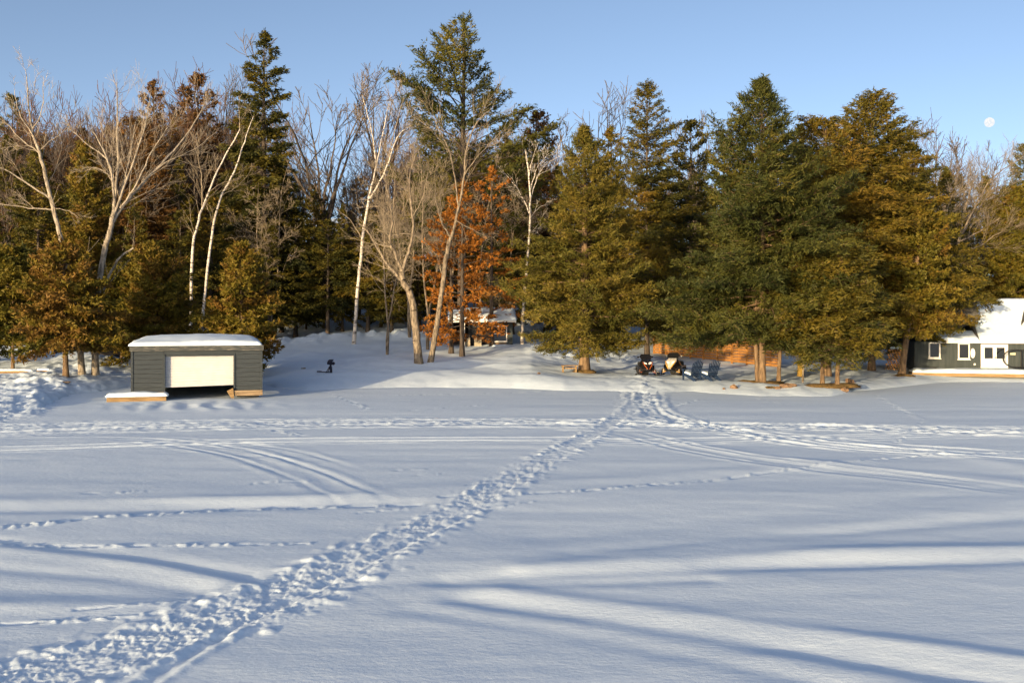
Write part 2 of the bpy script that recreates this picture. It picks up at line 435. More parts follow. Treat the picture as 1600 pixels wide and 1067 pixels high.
    rim = G(np.abs(dd) - wd * 1.12, 0.20) * (0.030 + 0.045 * fbm(X * 5, Y * 4.5, 3, 87, 0.7))
    out = G(np.maximum(d - wd * 1.3, 0), 0.28) * (1 - ins) * 0.05 * np.maximum(vnoise(X * 5, Y * 4, 89) - 0.1, 0)
    h = np.where(d < 1e8, h * (1 - 0.7 * ins) + ins * (lump - 0.008) + 0.3 * rim + out, h)
    # side sled rut along the near path
    d2, s2, a2 = line_dist(X, Y, world_line([(740, 800), (560, 885), (400, 965), (300, 1020), (210, 1080)]), 0.6)
    h = h + np.where(d2 < 1e8, -0.022 * G(d2, 0.10) + 0.018 * G(d2 - 0.17, 0.07) + 0.012 * G(d2, 0.2) * vnoise(X * 7, Y * 5, 91), 0)
    return h

PATH = [(1012, 590), (1008, 612), (990, 636), (945, 667), (862, 713), (742, 782), (605, 852), (475, 915), (325, 972), (130, 1035), (-60, 1085), (-400, 1170)]

def ramp_detail(X, Y):
    """churned snow where the path climbs the bank to the snowmobiles"""
    px = pxof(X, Y)
    m = np.exp(-((px - 1008) / 26.0) ** 2) * sstep(41, 45, Y) * (1 - sstep(58, 62, Y))
    return m * (0.06 * fbm(X * 2.8, Y * 1.4, 4, 101, 0.65) + 0.05 * np.abs(fbm(X * 4, Y * 2.2, 2, 103)))

def ground_z(x, y):
    X = np.array([float(x)]); Y = np.array([float(y)])
    return float((ground_base(X, Y) + ground_detail(X, Y) + ramp_detail(X, Y))[0])

def grid_mesh(name, U, V, zf, m, kind_label):
    UU, VV = np.meshgrid(U, V)
    X = UU * np.maximum(VV, 9.0); Y = VV
    Z = zf(X, Y)
    verts = np.stack([X, Y, Z], -1).reshape(-1, 3)
    nu, nv = len(U), len(V)
    i = np.arange(nu * nv).reshape(nv, nu)
    f = np.stack([i[:-1, :-1], i[:-1, 1:], i[1:, 1:], i[1:, :-1]], -1).reshape(-1, 4)
    me = np_mesh(name, verts, f, True)
    o = link(name, me, m); o["kind"] = "structure"; o["label"] = kind_label
    return o

def spread(core, n_out, far):
    s = np.geomspace(1.0, far / core[-1], n_out + 1)[1:]
    return np.concatenate([(core[0] * s)[::-1], core, core[-1] * s])

def lake_z(X, Y):
    px = pxof(X, Y); d = Y - shore_d(px)
    far = (np.abs(X) > 90) | (Y < 2)
    h = lake_detail(X, Y) * np.where(far, 0.3, 1.0) + ramp_detail(X, Y)
    rough = np.clip(np.interp(px, [-600, -60, 40, 110, 150], [0.3, 0.5, 0.9, 0.4, 0]), 0, 1) * sstep(-4.5, 0.3, d)
    h = h + rough * (0.07 * np.maximum(fbm(X * 0.9, Y * 0.6, 3, 11), -0.2) + 0.035 * fbm(X * 3.2, Y * 2.4, 4, 15, 0.75))
    return np.where(d > 2.0, -0.6, h)     # under the bank the ice ends

ypix = np.concatenate([np.linspace(1096, 722, 250), np.linspace(720.5, 602, 195), np.linspace(600, 583, 16)])
Vl = np.concatenate([[-700, -250, -80, -25, -8, 0, 4, 7], CAM_H * FPX / (np.concatenate([[1300, 1180, 1130], ypix]) - HOR)])
lake = grid_mesh("frozen_lake", spread(np.linspace(-0.58, 0.58, 740), 8, 60), Vl, lake_z, M['snow'], "snow-covered frozen lake crossed by snowmobile tracks and a trampled path")
Vs = np.concatenate([np.linspace(36, 70, 150), np.linspace(70, 100, 70)[1:], np.linspace(100, 260, 40)[1:], [300, 400, 600, 1200, 3000]])
shore = grid_mesh("snowy_shore", spread(np.linspace(-0.62, 0.62, 560), 10, 60), Vs,
                  lambda X, Y: ground_base(X, Y) + ground_detail(X, Y) + ramp_detail(X, Y), M['snow_b'], "snow-covered bank and wooded hillside")

# ------------------------------------------------------------------ trees: geometry
def tubes_mesh(name, segs, n=5):
    """segs: (K,8) p0 p1 r0 r1 -> open frusta"""
    s = np.asarray(segs, float)
    p0, p1, r0, r1 = s[:, 0:3], s[:, 3:6], s[:, 6], s[:, 7]
    d = p1 - p0; d /= np.linalg.norm(d, axis=1, keepdims=True) + 1e-9
    ref = np.where(np.abs(d[:, 2:3]) < 0.9, [[0, 0, 1.0]], [[1.0, 0, 0]])
    u = np.cross(d, ref); u /= np.linalg.norm(u, axis=1, keepdims=True); v = np.cross(d, u)
    t = np.arange(n) * 2 * np.pi / n
    ring = u[:, None, :] * np.cos(t)[None, :, None] + v[:, None, :] * np.sin(t)[None, :, None]
    a = p0[:, None, :] + ring * r0[:, None, None]; b = p1[:, None, :] + ring * r1[:, None, None]
    verts = np.concatenate([a, b], 1).reshape(-1, 3)
    base = (np.arange(len(s)) * 2 * n)[:, None, None]
    k = np.arange(n); k2 = (k + 1) % n
    f = np.stack([k, k2, n + k2, n + k], -1)[None] + base
    return np_mesh(name, verts, f.reshape(-1, 4), True)

def join_tubes(name, a, b):
    ma, mb = tubes_mesh("t", a, 8), tubes_mesh("t", b, 3)
    va = np.empty(len(ma.vertices) * 3, np.float32); ma.vertices.foreach_get("co", va)
    vb = np.empty(len(mb.vertices) * 3, np.float32); mb.vertices.foreach_get("co", vb)
    fa = np.empty(len(ma.loops), np.int32); ma.loops.foreach_get("vertex_index", fa)
    fb = np.empty(len(mb.loops), np.int32); mb.loops.foreach_get("vertex_index", fb)
    n = len(ma.vertices); bpy.data.meshes.remove(ma); bpy.data.meshes.remove(mb)
    return np_mesh(name, np.concatenate([va, vb]).reshape(-1, 3), np.concatenate([fa, fb + n]).reshape(-1, 4), True)

def unit(v): return v / (np.linalg.norm(v, axis=-1, keepdims=True) + 1e-9)

def leaf_mesh(name, c, d, ln, wd, per, g, spread_=0.55, flat=None, tint=None, jit=0.1):
    """c (N,3) clump centres, d (N,3) directions; each clump gets `per` slender triangles"""
    c = np.repeat(c, per, 0); d = np.repeat(d, per, 0); N = len(c)
    a = unit(d + g.normal(0, spread_, (N, 3)))
    if flat is not None: a[:, 2] = a[:, 2] * flat - (1 - flat) * 0.25; a = unit(a)
    b = unit(np.cross(a, g.normal(0, 1, (N, 3))))
    L = ln * g.uniform(0.6, 1.3, (N, 1)); W = wd * g.uniform(0.6, 1.3, (N, 1))
    c = c + g.normal(0, jit, (N, 3))
    v = np.stack([c - b * W - a * L * 0.3, c + b * W - a * L * 0.3, c + a * L * 0.7], 1).reshape(-1, 3)
    f = np.arange(3 * N).reshape(-1, 3)
    me = np_mesh(name, v, f)
    if tint is None: tint = g.uniform(0, 1, N // per)
    tn = np.repeat(tint, per) + g.normal(0, 0.10, N)
    at = me.attributes.new("tint", 'FLOAT', 'FACE'); at.data.foreach_set("value", np.clip(tn, 0, 1).astype(np.float32))
    return me

def conifer(name, H, R0, seed, base=0.12, nb=130, shape=0.75, elev_top=55, elev_bot=-8, curl=0.25, ln=0.26, wd=0.05, per=6, tw=0.42, step=0.32, flat=None,
            inner=0.25, lean=(0, 0), tr=None, gap=0.0, tintb=0.45, irregular=0.25, spread_=0.55, dens=1.0, vz=0.3):
    """returns (wood mesh, foliage mesh), standing at the origin"""
    g = np.random.default_rng(seed)
    tr = tr or H * 0.0135
    nseg = 14; segs = []
    wob = np.cumsum(g.normal(0, 0.012 * H / 10, (nseg + 1, 2)), 0) * 0.5
    ts = np.linspace(0, 1, nseg + 1)
    axis = np.stack([lean[0] * ts * H + wob[:, 0] * ts, lean[1] * ts * H + wob[:, 1] * ts, ts * H], 1)
    axis[0, 2] = -0.5
    for i in range(nseg):
        r0 = tr * (1 - ts[i]) ** 0.8 + 0.012; r1 = tr * (1 - ts[i + 1]) ** 0.8 + 0.012
        if i == 0: r0 *= 1.45
        segs.append((*axis[i], *axis[i + 1], r0, r1))
    at = lambda t: np.array([np.interp(t, ts, axis[:, k]) for k in range(3)])
    C, Dr, T = [], [], []
    az = g.uniform(0, 6.28)
    lobes = g.uniform(0, 6.28, 3)
    for b in range(nb):
        u = (b + g.uniform(0, 1)) / nb
        t = base + (1 - base) * (u ** 0.9) * 0.985
        if gap and g.uniform() < gap: az += 2.4; continue
        az += 2.39996 + g.normal(0, 0.3)
        q = (t - base) / (1 - base)
        prof = (1 - q) ** shape * min(1.0, 0.55 + q * 4.0)
        lob = 1 + irregular * (0.6 * math.sin(az * 1 + lobes[0] + t * 9) + 0.4 * math.sin(az * 2 + lobes[1] - t * 14))
        L = max(0.25, R0 * prof * lob * g.uniform(0.72, 1.12))
        el = R(elev_bot + (elev_top - elev_bot) * q ** 1.3 + g.normal(0, 6))
        n = max(3, int(L / step)); st = L / n
        p = at(t); d = np.array([math.cos(az) * math.cos(el), math.sin(az) * math.cos(el), math.sin(el)])
        rb = 0.012 + 0.011 * L
        tb = np.clip(tintb + g.normal(0, 0.17), 0, 1)
        for i in range(n):
            s0 = i / n
            d = d + np.array([0, 0, curl * st / max(L, 1) * (1 if s0 > 0.35 else -0.8)]) + g.normal(0, 0.05, 3); d = d / np.linalg.norm(d)
            p2 = p + d * st
            segs.append((*p, *p2, rb * (1 - s0 * 0.85), rb * (1 - (i + 1) / n * 0.85)))
            if s0 >= inner - 0.01 or L < 0.8:
                side = np.cross(d, [0, 0, 1.0]); side /= np.linalg.norm(side) + 1e-9
                lt = tw * (L * (1 - s0 * 0.72)) * 0.6 + 0.15
                lt = min(lt, 1.7)
                for sg in (-1, 1):
                    if g.uniform() > dens: continue
                    td = d * g.uniform(0.5, 1.0) + side * sg * g.uniform(0.6, 1.1) + np.array([0, 0, g.normal(0.03, vz)]); td /= np.linalg.norm(td)
                    k = max(1, int(lt / (ln * 0.72)))
                    sp = (np.arange(k) + g.uniform(0.3, 0.9, k)) / k * lt
                    pts = p2 + td * sp[:, None] + np.array([0, 0, -0.08]) * (sp[:, None] / max(lt, .3)) ** 2 * lt
                    C.append(pts); Dr.append(np.repeat(td[None], k, 0)); T.append(np.full(k, tb))
                    if lt > 0.5: segs.append((*p2, *(p2 + td * lt * 0.8), 0.012, 0.004))
                C.append(p2[None]); Dr.append(d[None]); T.append([tb])
            p = p2
        C.append(p[None]); Dr.append(d[None]); T.append([tb])
    k = 10
    tp = np.array([at(1 - 0.06 * i / k) for i in range(k)]) + np.array([0, 0, 0.1])
    C.append(tp); Dr.append(np.repeat([[0.05, 0, 1.0]], k, 0)); T.append(np.full(k, tintb))
    C = np.concatenate(C); Dr = np.concatenate(Dr); T = np.concatenate(T)
    return join_tubes(name + "_wood", segs[:nseg], segs[nseg:]), leaf_mesh(name + "_leaf", C, Dr, ln, wd, per, g, spread_, flat, T, jit=ln * 0.32)

def grow(segs, p, d, L, r, lvl, g, trop=0.12, wob=0.16, maxl=3, ang=(25, 55), nchild=(5, 8), ratio=0.55, rmin=0.0035, start=0.25):
    n = max(3, min(9, int(L / 0.28))); st = L / n
    pts = [p]; dirs = [d]
    for i in range(n):
        d = d + g.normal(0, wob, 3) * 0.6; d[2] += trop * 0.4; d = d / np.linalg.norm(d)
        p2 = p + d * st
        ra = max(rmin, r * (1 - 0.8 * i / n)); rb = max(rmin, r * (1 - 0.8 * (i + 1) / n))
        segs.append((*p, *p2, ra, rb)); p = p2; pts.append(p); dirs.append(d)
    if lvl >= maxl: return
    spawn(segs, np.array(pts), np.array(dirs), L, r, lvl, g, trop, wob, maxl, ang, nchild, ratio, rmin, start)

def spawn(segs, pts, dirs, L, r, lvl, g, trop, wob, maxl, ang, nchild, ratio, rmin, start):
    n = len(pts) - 1
    for c in range(g.integers(nchild[0], nchild[1] + 1)):
        s = start + (0.98 - start) * g.uniform() ** 0.8; i = min(int(s * n), n - 1); f = s * n - i
        p = pts[i] * (1 - f) + pts[i + 1] * f; d = dirs[min(i + 1, n)]
        an = R(g.uniform(*ang)); ax = unit(np.cross(d, g.normal(0, 1, 3)))
        nd = unit(d * math.cos(an) + ax * math.sin(an))
        grow(segs, p, nd, L * ratio * g.uniform(0.6, 1.15) * (1.15 - 0.5 * s), max(rmin, r * (1 - 0.75 * s) * 0.6), lvl + 1, g, trop, wob, maxl, ang, nchild, ratio, rmin)

def catmull(a, k=5):
    a = np.asarray(a, float); n = len(a); res = []
    for i in range(n - 1):
        p0, p1, p2, p3 = a[max(i - 1, 0)], a[i], a[i + 1], a[min(i + 2, n - 1)]
        for t in np.linspace(0, 1, k + 1)[:-1]:
            res.append(0.5 * (2 * p1 + (p2 - p0) * t + (2 * p0 - 5 * p1 + 4 * p2 - p3) * t * t + (3 * p1 - p0 - 3 * p2 + p3) * t ** 3))
    res.append(a[-1]); return np.array(res)

def bare_proto(name, H, seed, spread_deg=32, stems=5, fork=0.35, r=None, maxl=3, nchild=(6, 9), trop=0.14, ratio=0.5, rmin=0.015):
    """a leafless broadleaf tree: trunk to the fork, rising limbs, fine twigs; returns (trunk mesh, crown mesh)"""
    g = np.random.default_rng(seed); r = r or H * 0.012
    tr = []; pts = [np.array([0, 0, -0.5])]
    n = 8
    for i in range(1, n + 1):
        pts.append(np.array([g.normal(0, 0.012 * H * i / n), g.normal(0, 0.012 * H * i / n), H * fork * i / n]))
    pts = catmull(pts, 2)
    for i in range(len(pts) - 1):
        tr.append((*pts[i], *pts[i + 1], r * (1.25 - 0.45 * i / len(pts)), r * (1.25 - 0.45 * (i + 1) / len(pts))))
    segs = []; az = g.uniform(0, 6)
    for s in range(stems):
        az += 6.283 / stems + g.normal(0, 0.3); an = R(g.uniform(0.25, 1.0) * spread_deg)
        d = np.array([math.cos(az) * math.sin(an), math.sin(az) * math.sin(an), math.cos(an)])
        t = g.uniform(0.72, 1.0); k = min(int(t * (len(pts) - 1)), len(pts) - 1)
        L = H * (1 - fork * t) * g.uniform(0.75, 1.0)
        p = pts[k].copy(); q = [p]; dd = [d]; m = 12
        for i in range(m):
            d = unit(d + g.normal(0, 0.075, 3) + np.array([0, 0, 0.05])); p2 = p + d * L / m
            ra = r * 0.62 * (1 - 0.88 * i / m); rb = r * 0.62 * (1 - 0.88 * (i + 1) / m)
            segs.append((*p, *p2, ra, rb)); p = p2; q.append(p); dd.append(d)
        spawn(segs, np.array(q), np.array(dd), L * 0.75, r * 0.5, 1, g, trop, 0.16, maxl, (22, 52), nchild, ratio, rmin, 0.15)
    return tubes_mesh(name + "_trunk", tr, 8), tubes_mesh(name + "_crown", segs, 3)

def sapling_proto(name, H, seed, r=0.07, stems=1, nb=26, rmin=0.008):
    """a slender leafless tree: one or two leaders with many side branches"""
    g = np.random.default_rng(seed); tr, cr = [], []
    for s in range(stems):
        d = unit(np.array([g.normal(0, 0.10), g.normal(0, 0.10), 1.0])); p = np.array([0, 0, -0.4]); q = [p]; dd = [d]; m = 16
        for i in range(m):
            d = unit(d + g.normal(0, 0.07, 3) + np.array([0, 0, 0.03])); p2 = p + d * (H + 0.4) / m * (1 if s == 0 else 0.85)
            tr.append((*p, *p2, r * (1.1 - 0.98 * i / m), r * (1.1 - 0.98 * (i + 1) / m))); p = p2; q.append(p); dd.append(d)
        q = np.array(q); dd = np.array(dd)
        for b in range(nb):
            t = g.uniform(0.34, 0.97); i = min(int(t * m), m - 1); an = R(g.uniform(25, 75)); ax = unit(np.cross(dd[i], g.normal(0, 1, 3)))
            nd = unit(dd[i] * math.cos(an) + ax * math.sin(an))
            grow(cr, q[i] + (q[i + 1] - q[i]) * g.uniform(), nd, H * 0.30 * (1.15 - t) * g.uniform(0.5, 1.3), r * 0.4 * (1.1 - t), 1, g, g.choice([0.15, 0.0, 0.08]), 0.2, 3, (25, 65), (4, 7), 0.55, rmin, 0.2)
    return tubes_mesh(name + "_trunk", tr, 6), tubes_mesh(name + "_crown", cr, 3)

def hero_bare(name, D, stems, seed, label, bark, twig, cat="tree", group=None, twl=1.0, nch=(6, 10), maxl=3, depth=0.5, nm=None, start=0.12, rk=0.74):
    """a leafless tree whose main stems follow given courses; stems: (points, r0, r1, twiggy)"""
    g = np.random.default_rng(seed)
    p0 = stems[0][0][0]
    gx, gy = (p0[0] - 800) / FPX * D, D
    root = empty(name, (gx, gy, ground_z(gx, gy)), 0, label, cat, group)
    o = np.array(root.location); tr, cr = [], []
    placed = []
    for si, (pts, r0, r1, tw) in enumerate(stems):
        if si == 0: d0 = 0.0
        else:
            q = np.array([(pts[0][0] - 800) / FPX * D, D, CAM_H - (pts[0][1] - HOR) / FPX * D]) - o
            d0 = placed[np.argmin([np.hypot(*(w_[[0, 2]] - q[[0, 2]])) for w_ in placed])][1] if placed else 0.0
        slope = 0.0 if si == 0 else g.choice([-1, 1]) * g.uniform(0.25, 1.0) * depth
        P3 = []; run = 0
        for i, (px, py) in enumerate(pts):
            if i: run += math.hypot(px - pts[i - 1][0], py - pts[i - 1][1]) / FPX * D
            dy = d0 + slope * run * 0.6
            DD = D + dy
            P3.append(np.array([(px - 800) / FPX * DD, DD, CAM_H - (py - HOR) / FPX * DD]) - o)
        if si == 0 or pts[0][1] > 520: P3[0][2] = -0.4
        Q = catmull(P3, 5); n = len(Q) - 1
        wv = g.normal(0, 0.02, Q.shape); wv[0] = 0; Q = Q + wv
        placed += list(Q)
        rr = (r1 + (r0 - r1) * (1 - np.linspace(0, 1, n + 1)) ** 0.9) * rk
        if si == 0: rr[:3] *= [1.5, 1.22, 1.06]
        for i in range(n): (tr if r0 > 0.07 else cr).append((*Q[i], *Q[i + 1], rr[i], rr[i + 1]))
        if tw:
            dd = unit(np.gradient(Q, axis=0)); Ln = np.linalg.norm(np.diff(Q, axis=0), axis=1).sum()
            k = tw
            spawn(cr, Q, dd, min(max(Ln * 0.95, 2.2), 5.5) * twl, max(0.035, r0 * 0.5) * rk, 0, g, 0.10, 0.12, 2, (18, 48), (int(nch[0] * k) + 2, int(nch[1] * k) + 2), 0.52, 0.0065, start)
    link("trunk", tubes_mesh("trunk", tr, 8), bark, root)
    if cr: link("crown", tubes_mesh("crown", cr, 3), twig, root)
    return root

def plant(name, meshes, mats, px, D, label, cat="tree", group=None, scale=1.0, sxy=None, rz=None, parts=("trunk", "crown"), top=None, H=None, sink=0.0):
    gx = (px - 800) / FPX * D; z = ground_z(gx, D)
    if top is not None: scale = (CAM_H - (top - HOR) / FPX * D - z) / H
    root = empty(name, (gx, D, z - sink), rz if rz is not None else float(rng.uniform(0, 6.28)), label, cat, group)
    s2 = sxy if sxy is not None else scale
    root.scale = (s2, s2, scale)
    for me, mt, pn in zip(meshes, mats, parts):
        link(pn, me, mt, root)
    return root

# ------------------------------------------------------------------ man-made things: materials
M['grey_board'] = mat('weathered_grey_board', (0.022, 0.030, 0.038), 0.75, (0.054, 0.066, 0.076), 3.0, (0.5, 6, 14), 0.004, lo=0.3, hi=0.75)
M['grey_worn'] = mat('worn_grey_trim', (0.05, 0.057, 0.06), 0.8, (0.20, 0.185, 0.155), 4.0, (0.6, 3, 5), 0.004, lo=0.5, hi=0.7)
M['old_wood'] = mat('old_timber', (0.16, 0.11, 0.065), 0.85, (0.36, 0.27, 0.17), 3.0, (0.5, 4, 8), 0.01)
M['door_white'] = mat('white_shutter', (0.50, 0.51, 0.53), 0.5, (0.56, 0.57, 0.59), 2.0)
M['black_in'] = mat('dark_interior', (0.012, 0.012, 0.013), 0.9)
M['house_grey'] = mat('house_grey', (0.032, 0.044, 0.047), 0.7, (0.050, 0.062, 0.065), 2.0, (4, 4, 0.4))
M['shingle'] = mat('dark_shingle', (0.05, 0.05, 0.05), 0.85, (0.10, 0.095, 0.085), 14)
M['white_trim'] = mat('white_trim', (0.74, 0.72, 0.68), 0.5, (0.8, 0.79, 0.76), 5)
M['glass'] = mat('window_glass', (0.015, 0.018, 0.02), 0.04, spec=0.9)
M['cedar_board'] = mat('cedar_board', (0.27, 0.125, 0.035), 0.65, (0.44, 0.22, 0.065), 3.0, (1, 1, 6), 0.003)
M['blue_paint'] = mat('navy_blue_paint', (0.008, 0.021, 0.056), 0.6, (0.012, 0.029, 0.072), 8)
M['black_paint'] = mat('black_paint', (0.014, 0.014, 0.016), 0.5, (0.028, 0.028, 0.03), 8)
M['black_gloss'] = mat('black_plastic', (0.010, 0.010, 0.011), 0.25, spec=0.5)
M['rubber'] = mat('black_rubber', (0.012, 0.012, 0.012), 0.8, (0.03, 0.03, 0.03), 20)
M['sled_white'] = mat('white_plastic', (0.46, 0.44, 0.40), 0.3, (0.52, 0.5, 0.46), 5, spec=0.5)
M['sled_orange'] = mat('orange_plastic', (0.30, 0.06, 0.015), 0.35, (0.36, 0.09, 0.02), 5, spec=0.5)
M['sled_yellow'] = mat('yellow_metal', (0.62, 0.33, 0.04), 0.35, (0.68, 0.38, 0.06), 5, spec=0.5)
M['lamp_lens'] = mat('headlight_lens', (0.85, 0.82, 0.80), 0.1, spec=0.8)
M['steel'] = mat('steel', (0.35, 0.34, 0.33), 0.35, metal=0.8)
M['brown_metal'] = mat('dark_metal', (0.022, 0.022, 0.025), 0.45, metal=0.3)
M['navy_dark'] = mat('dark_navy', (0.006, 0.008, 0.022), 0.4, (0.010, 0.012, 0.03), 6)
M['bench_wood'] = mat('bench_wood', (0.20, 0.125, 0.055), 0.75, (0.32, 0.215, 0.105), 4, (0.5, 4, 4), 0.003)
M['earth'] = mat('bare_needle_earth', (0.06, 0.042, 0.018), 0.95, (0.17, 0.105, 0.035), 7, bump=0.04)
M['rock'] = mat('reddish_rock', (0.13, 0.085, 0.055), 0.9, (0.28, 0.18, 0.11), 5, bump=0.02)
M['log_end'] = mat('cut_wood', (0.50, 0.25, 0.08), 0.8, (0.62, 0.36, 0.14), 12)
M['bark_fire'] = mat('firewood_bark', (0.13, 0.075, 0.035), 0.9, (0.28, 0.16, 0.07), 8)
M['stump'] = mat('yellow_stump', (0.22, 0.14, 0.03), 0.85, (0.32, 0.21, 0.05), 6, (1, 1, 0.3), 0.01)
M['siding_cream'] = mat('pale_board', (0.42, 0.36, 0.26), 0.75, (0.52, 0.45, 0.33), 3, (6, 6, 0.5))
M['dark_wall'] = mat('dark_wall', (0.022, 0.025, 0.03), 0.8, (0.035, 0.038, 0.043), 3, (4, 4, .4))
M['hoop_white'] = mat('white_line', (0.8, 0.8, 0.8), 0.6)

def frame_of(px, D, rz):
    gx = (px - 800) / FPX * D
    return Vector((gx, D, 0.0))

def snow_slab(name, parent, x0, x1, y0, y1, zf, th, nx=24, ny=14, over=0.0, seed=1, mt=None, round_=0.25):
    """a lump of snow lying on zf(x,y): rounded rim, uneven top"""
    X = np.linspace(x0 - over, x1 + over, nx); Y = np.linspace(y0 - over, y1 + over, ny)
    XX, YY = np.meshgrid(X, Y)
    e = np.minimum(np.minimum(XX - X[0], X[-1] - XX), np.minimum(YY - Y[0], Y[-1] - YY))
    k = np.clip(e / round_, 0, 1); k = np.sqrt(1 - (1 - k) ** 2)
    top = zf(XX, YY) + th * (0.35 + 0.65 * k) * (1 + 0.18 * vnoise(XX * 0.9, YY * 0.9, seed)) + 0.012 * vnoise(XX * 4, YY * 4, seed + 3)
    bot = zf(XX, YY) + 0.004
    v = np.concatenate([np.stack([XX, YY, top], -1).reshape(-1, 3), np.stack([XX, YY, bot], -1).reshape(-1, 3)])
    i = np.arange(nx * ny).reshape(ny, nx); n = nx * ny
    q = lambda a, b, c, d: np.stack([a, b, c, d], -1).reshape(-1, 4)
    f = [q(i[:-1, :-1], i[:-1, 1:], i[1:, 1:], i[1:, :-1]), q(i[:-1, :-1] + n, i[1:, :-1] + n, i[1:, 1:] + n, i[:-1, 1:] + n),
         q(i[0, :-1] + n, i[0, 1:] + n, i[0, 1:], i[0, :-1]), q(i[-1, 1:] + n, i[-1, :-1] + n, i[-1, :-1], i[-1, 1:]),
         q(i[1:, 0] + n, i[:-1, 0] + n, i[:-1, 0], i[1:, 0]), q(i[:-1, -1] + n, i[1:, -1] + n, i[1:, -1], i[:-1, -1])]
    return link(name, np_mesh(name, v, np.concatenate(f), True), mt or M['snow_cap'], parent)

# ------------------------------------------------------------------ boathouse (origin: middle of its front, on the ice)
def boathouse():
    g = random.Random(4)
    D0 = 46.8; o = empty("boathouse", ((309 - 800) / FPX * D0, D0, 0), R(16), "weathered grey boathouse with white roll-up door and snow-covered roof", "boathouse")
    W, DEP, H = 5.62, 8.2, 2.22
    hw = W / 2; dl, dr = -1.42, 1.58          # door opening
    zb = 0.36
    # front boards, one by one
    n = 9; ph = (H - zb) / n
    door_top = 1.96
    for k in range(n):
        z0 = zb + k * ph
        for (x0, x1) in ((-hw, dl - 0.07), (dr + 0.07, hw)):
            bx("board", ((x0 + x1) / 2, 0.015 + g.uniform(-.004, .004), z0 + ph / 2), (x1 - x0, 0.03, ph - 0.014), M['grey_board'], o, Matrix.Rotation(R(g.uniform(-.15, .15)), 3, 'Y'))
    bx("board", ((dl + dr) / 2, 0.015, (door_top + 0.05 + H) / 2), (dr - dl + 0.12, 0.03, H - door_top - 0.07), M['grey_board'], o)
    # jambs, frame behind boards
    for x in (dl - 0.035, dr + 0.035): bx("door_jamb", (x, 0.06, (door_top + 0.12) / 2 + 0.06), (0.07, 0.2, door_top - 0.04), M['grey_board'], o)
    bx("lintel", ((dl + dr) / 2, 0.075, door_top + 0.04), (dr - dl - 0.002, 0.15, 0.07), M['grey_board'], o)
    for x in (-hw - 0.02, hw + 0.02):
        bx("corner_trim", (x, 0.02, (zb + H) / 2), (0.09, 0.11, H - zb), M['grey_board'], o)
    # side and back walls
    for s in (-1, 1):
        m = MB()
        for k in range(n): m.box((s * (hw - 0.02), DEP / 2 + 0.06, zb + (k + .5) * ph), (0.03, DEP - 0.1, ph - 0.012))
        m.build("side_wall", M['grey_board'], o)
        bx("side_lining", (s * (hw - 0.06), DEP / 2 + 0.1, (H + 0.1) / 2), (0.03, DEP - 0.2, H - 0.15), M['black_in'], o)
    bx("back_wall", (0, DEP, H / 2), (W, 0.06, H - 0.02), M['grey_board'], o)
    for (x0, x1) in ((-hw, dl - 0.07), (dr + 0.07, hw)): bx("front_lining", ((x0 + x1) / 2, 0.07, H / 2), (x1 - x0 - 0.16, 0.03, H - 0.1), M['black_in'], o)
    # sills on cribs
    bx("sill_beam", ((dr + hw) / 2 + 0.02, -0.03, 0.24), (hw - dr + 0.1, 0.16, 0.24), M['old_wood'], o, bevel=0.01)
    bx("sill_beam", ((-hw + dl) / 2, -0.01, 0.24), (hw + dl, 0.14, 0.24), M['old_wood'], o, bevel=0.01)
    MB().loft([[(dr - 0.30, -0.05 + y, 0.34), (dr - 0.02, -0.05 + y, 0.48), (dr + 0.02, -0.05 + y, 0.02), (dr - 0.12, -0.05 + y, 0.03)] for y in (-0.12, 0.12)]).build("crib_log", M['bench_wood'], o)
    # shutter, slightly crooked, in slats
    zdl, zdr = 0.53, 0.60
    ns = 12
    for k in range(ns):
        t0, t1 = k / ns, (k + 1) / ns
        zl0, zl1 = zdl + (door_top - zdl) * t0, zdl + (door_top - zdl) * t1
        zr0, zr1 = zdr + (door_top - zdr) * t0, zdr + (door_top - zdr) * t1
        gp = 0.006; x0, x1 = dl + 0.004, dr - 0.004; ya, yb = 0.19, 0.215
        MB().loft([[(x0, ya + .012, zl0 + gp), (x1, ya + .012, zr0 + gp), (x1, yb, zr0 + gp), (x0, yb, zl0 + gp)],
                   [(x0, ya, (zl0 + zl1) / 2), (x1, ya, (zr0 + zr1) / 2), (x1, yb, (zr0 + zr1) / 2), (x0, yb, (zl0 + zl1) / 2)],
                   [(x0, ya + .012, zl1 - gp), (x1, ya + .012, zr1 - gp), (x1, yb, zr1 - gp), (x0, yb, zl1 - gp)]]).build("shutter_slat", M['door_white'], o)
    bx("shutter_backing", ((dl + dr) / 2, 0.232, (0.62 + door_top) / 2), (dr - dl - .02, 0.012, door_top - 0.62), M['door_white'], o)
    # roof: fascia, deck and the snow on it
    roof = lambda x, y: 2.44 + 0.0 * x + 0.02 * np.asarray(y)
    bx("fascia", (-1.25, -0.14, 2.325), (3.32, 0.05, 0.23), M['grey_worn'], o); bx("fascia", (1.67, -0.137, 2.32), (2.5, 0.05, 0.235), M['grey_worn'], o)
    MB().loft([[(-hw - 0.12, y, 2.22 + 0.02 * y), (hw + 0.12, y, 2.22 + 0.02 * y), (hw + 0.12, y, 2.43 + 0.02 * y), (-hw - 0.12, y, 2.43 + 0.02 * y)] for y in (-0.11, DEP + 0.1)]).build("roof_deck", M['grey_worn'], o)
    arch = lambda x, y: 2.44 + 0.02 * np.minimum(y, 2) + 0.13 * np.clip(1 - (x / (hw + 0.1)) ** 2, 0, 1) * sstep(-0.3, 2.5, y)
    snow_slab("roof_snow", o, -hw - 0.16, hw + 0.02, -0.19, DEP + 0.1, arch, 0.21, 60, 46, 0.0, 5, round_=0.5)
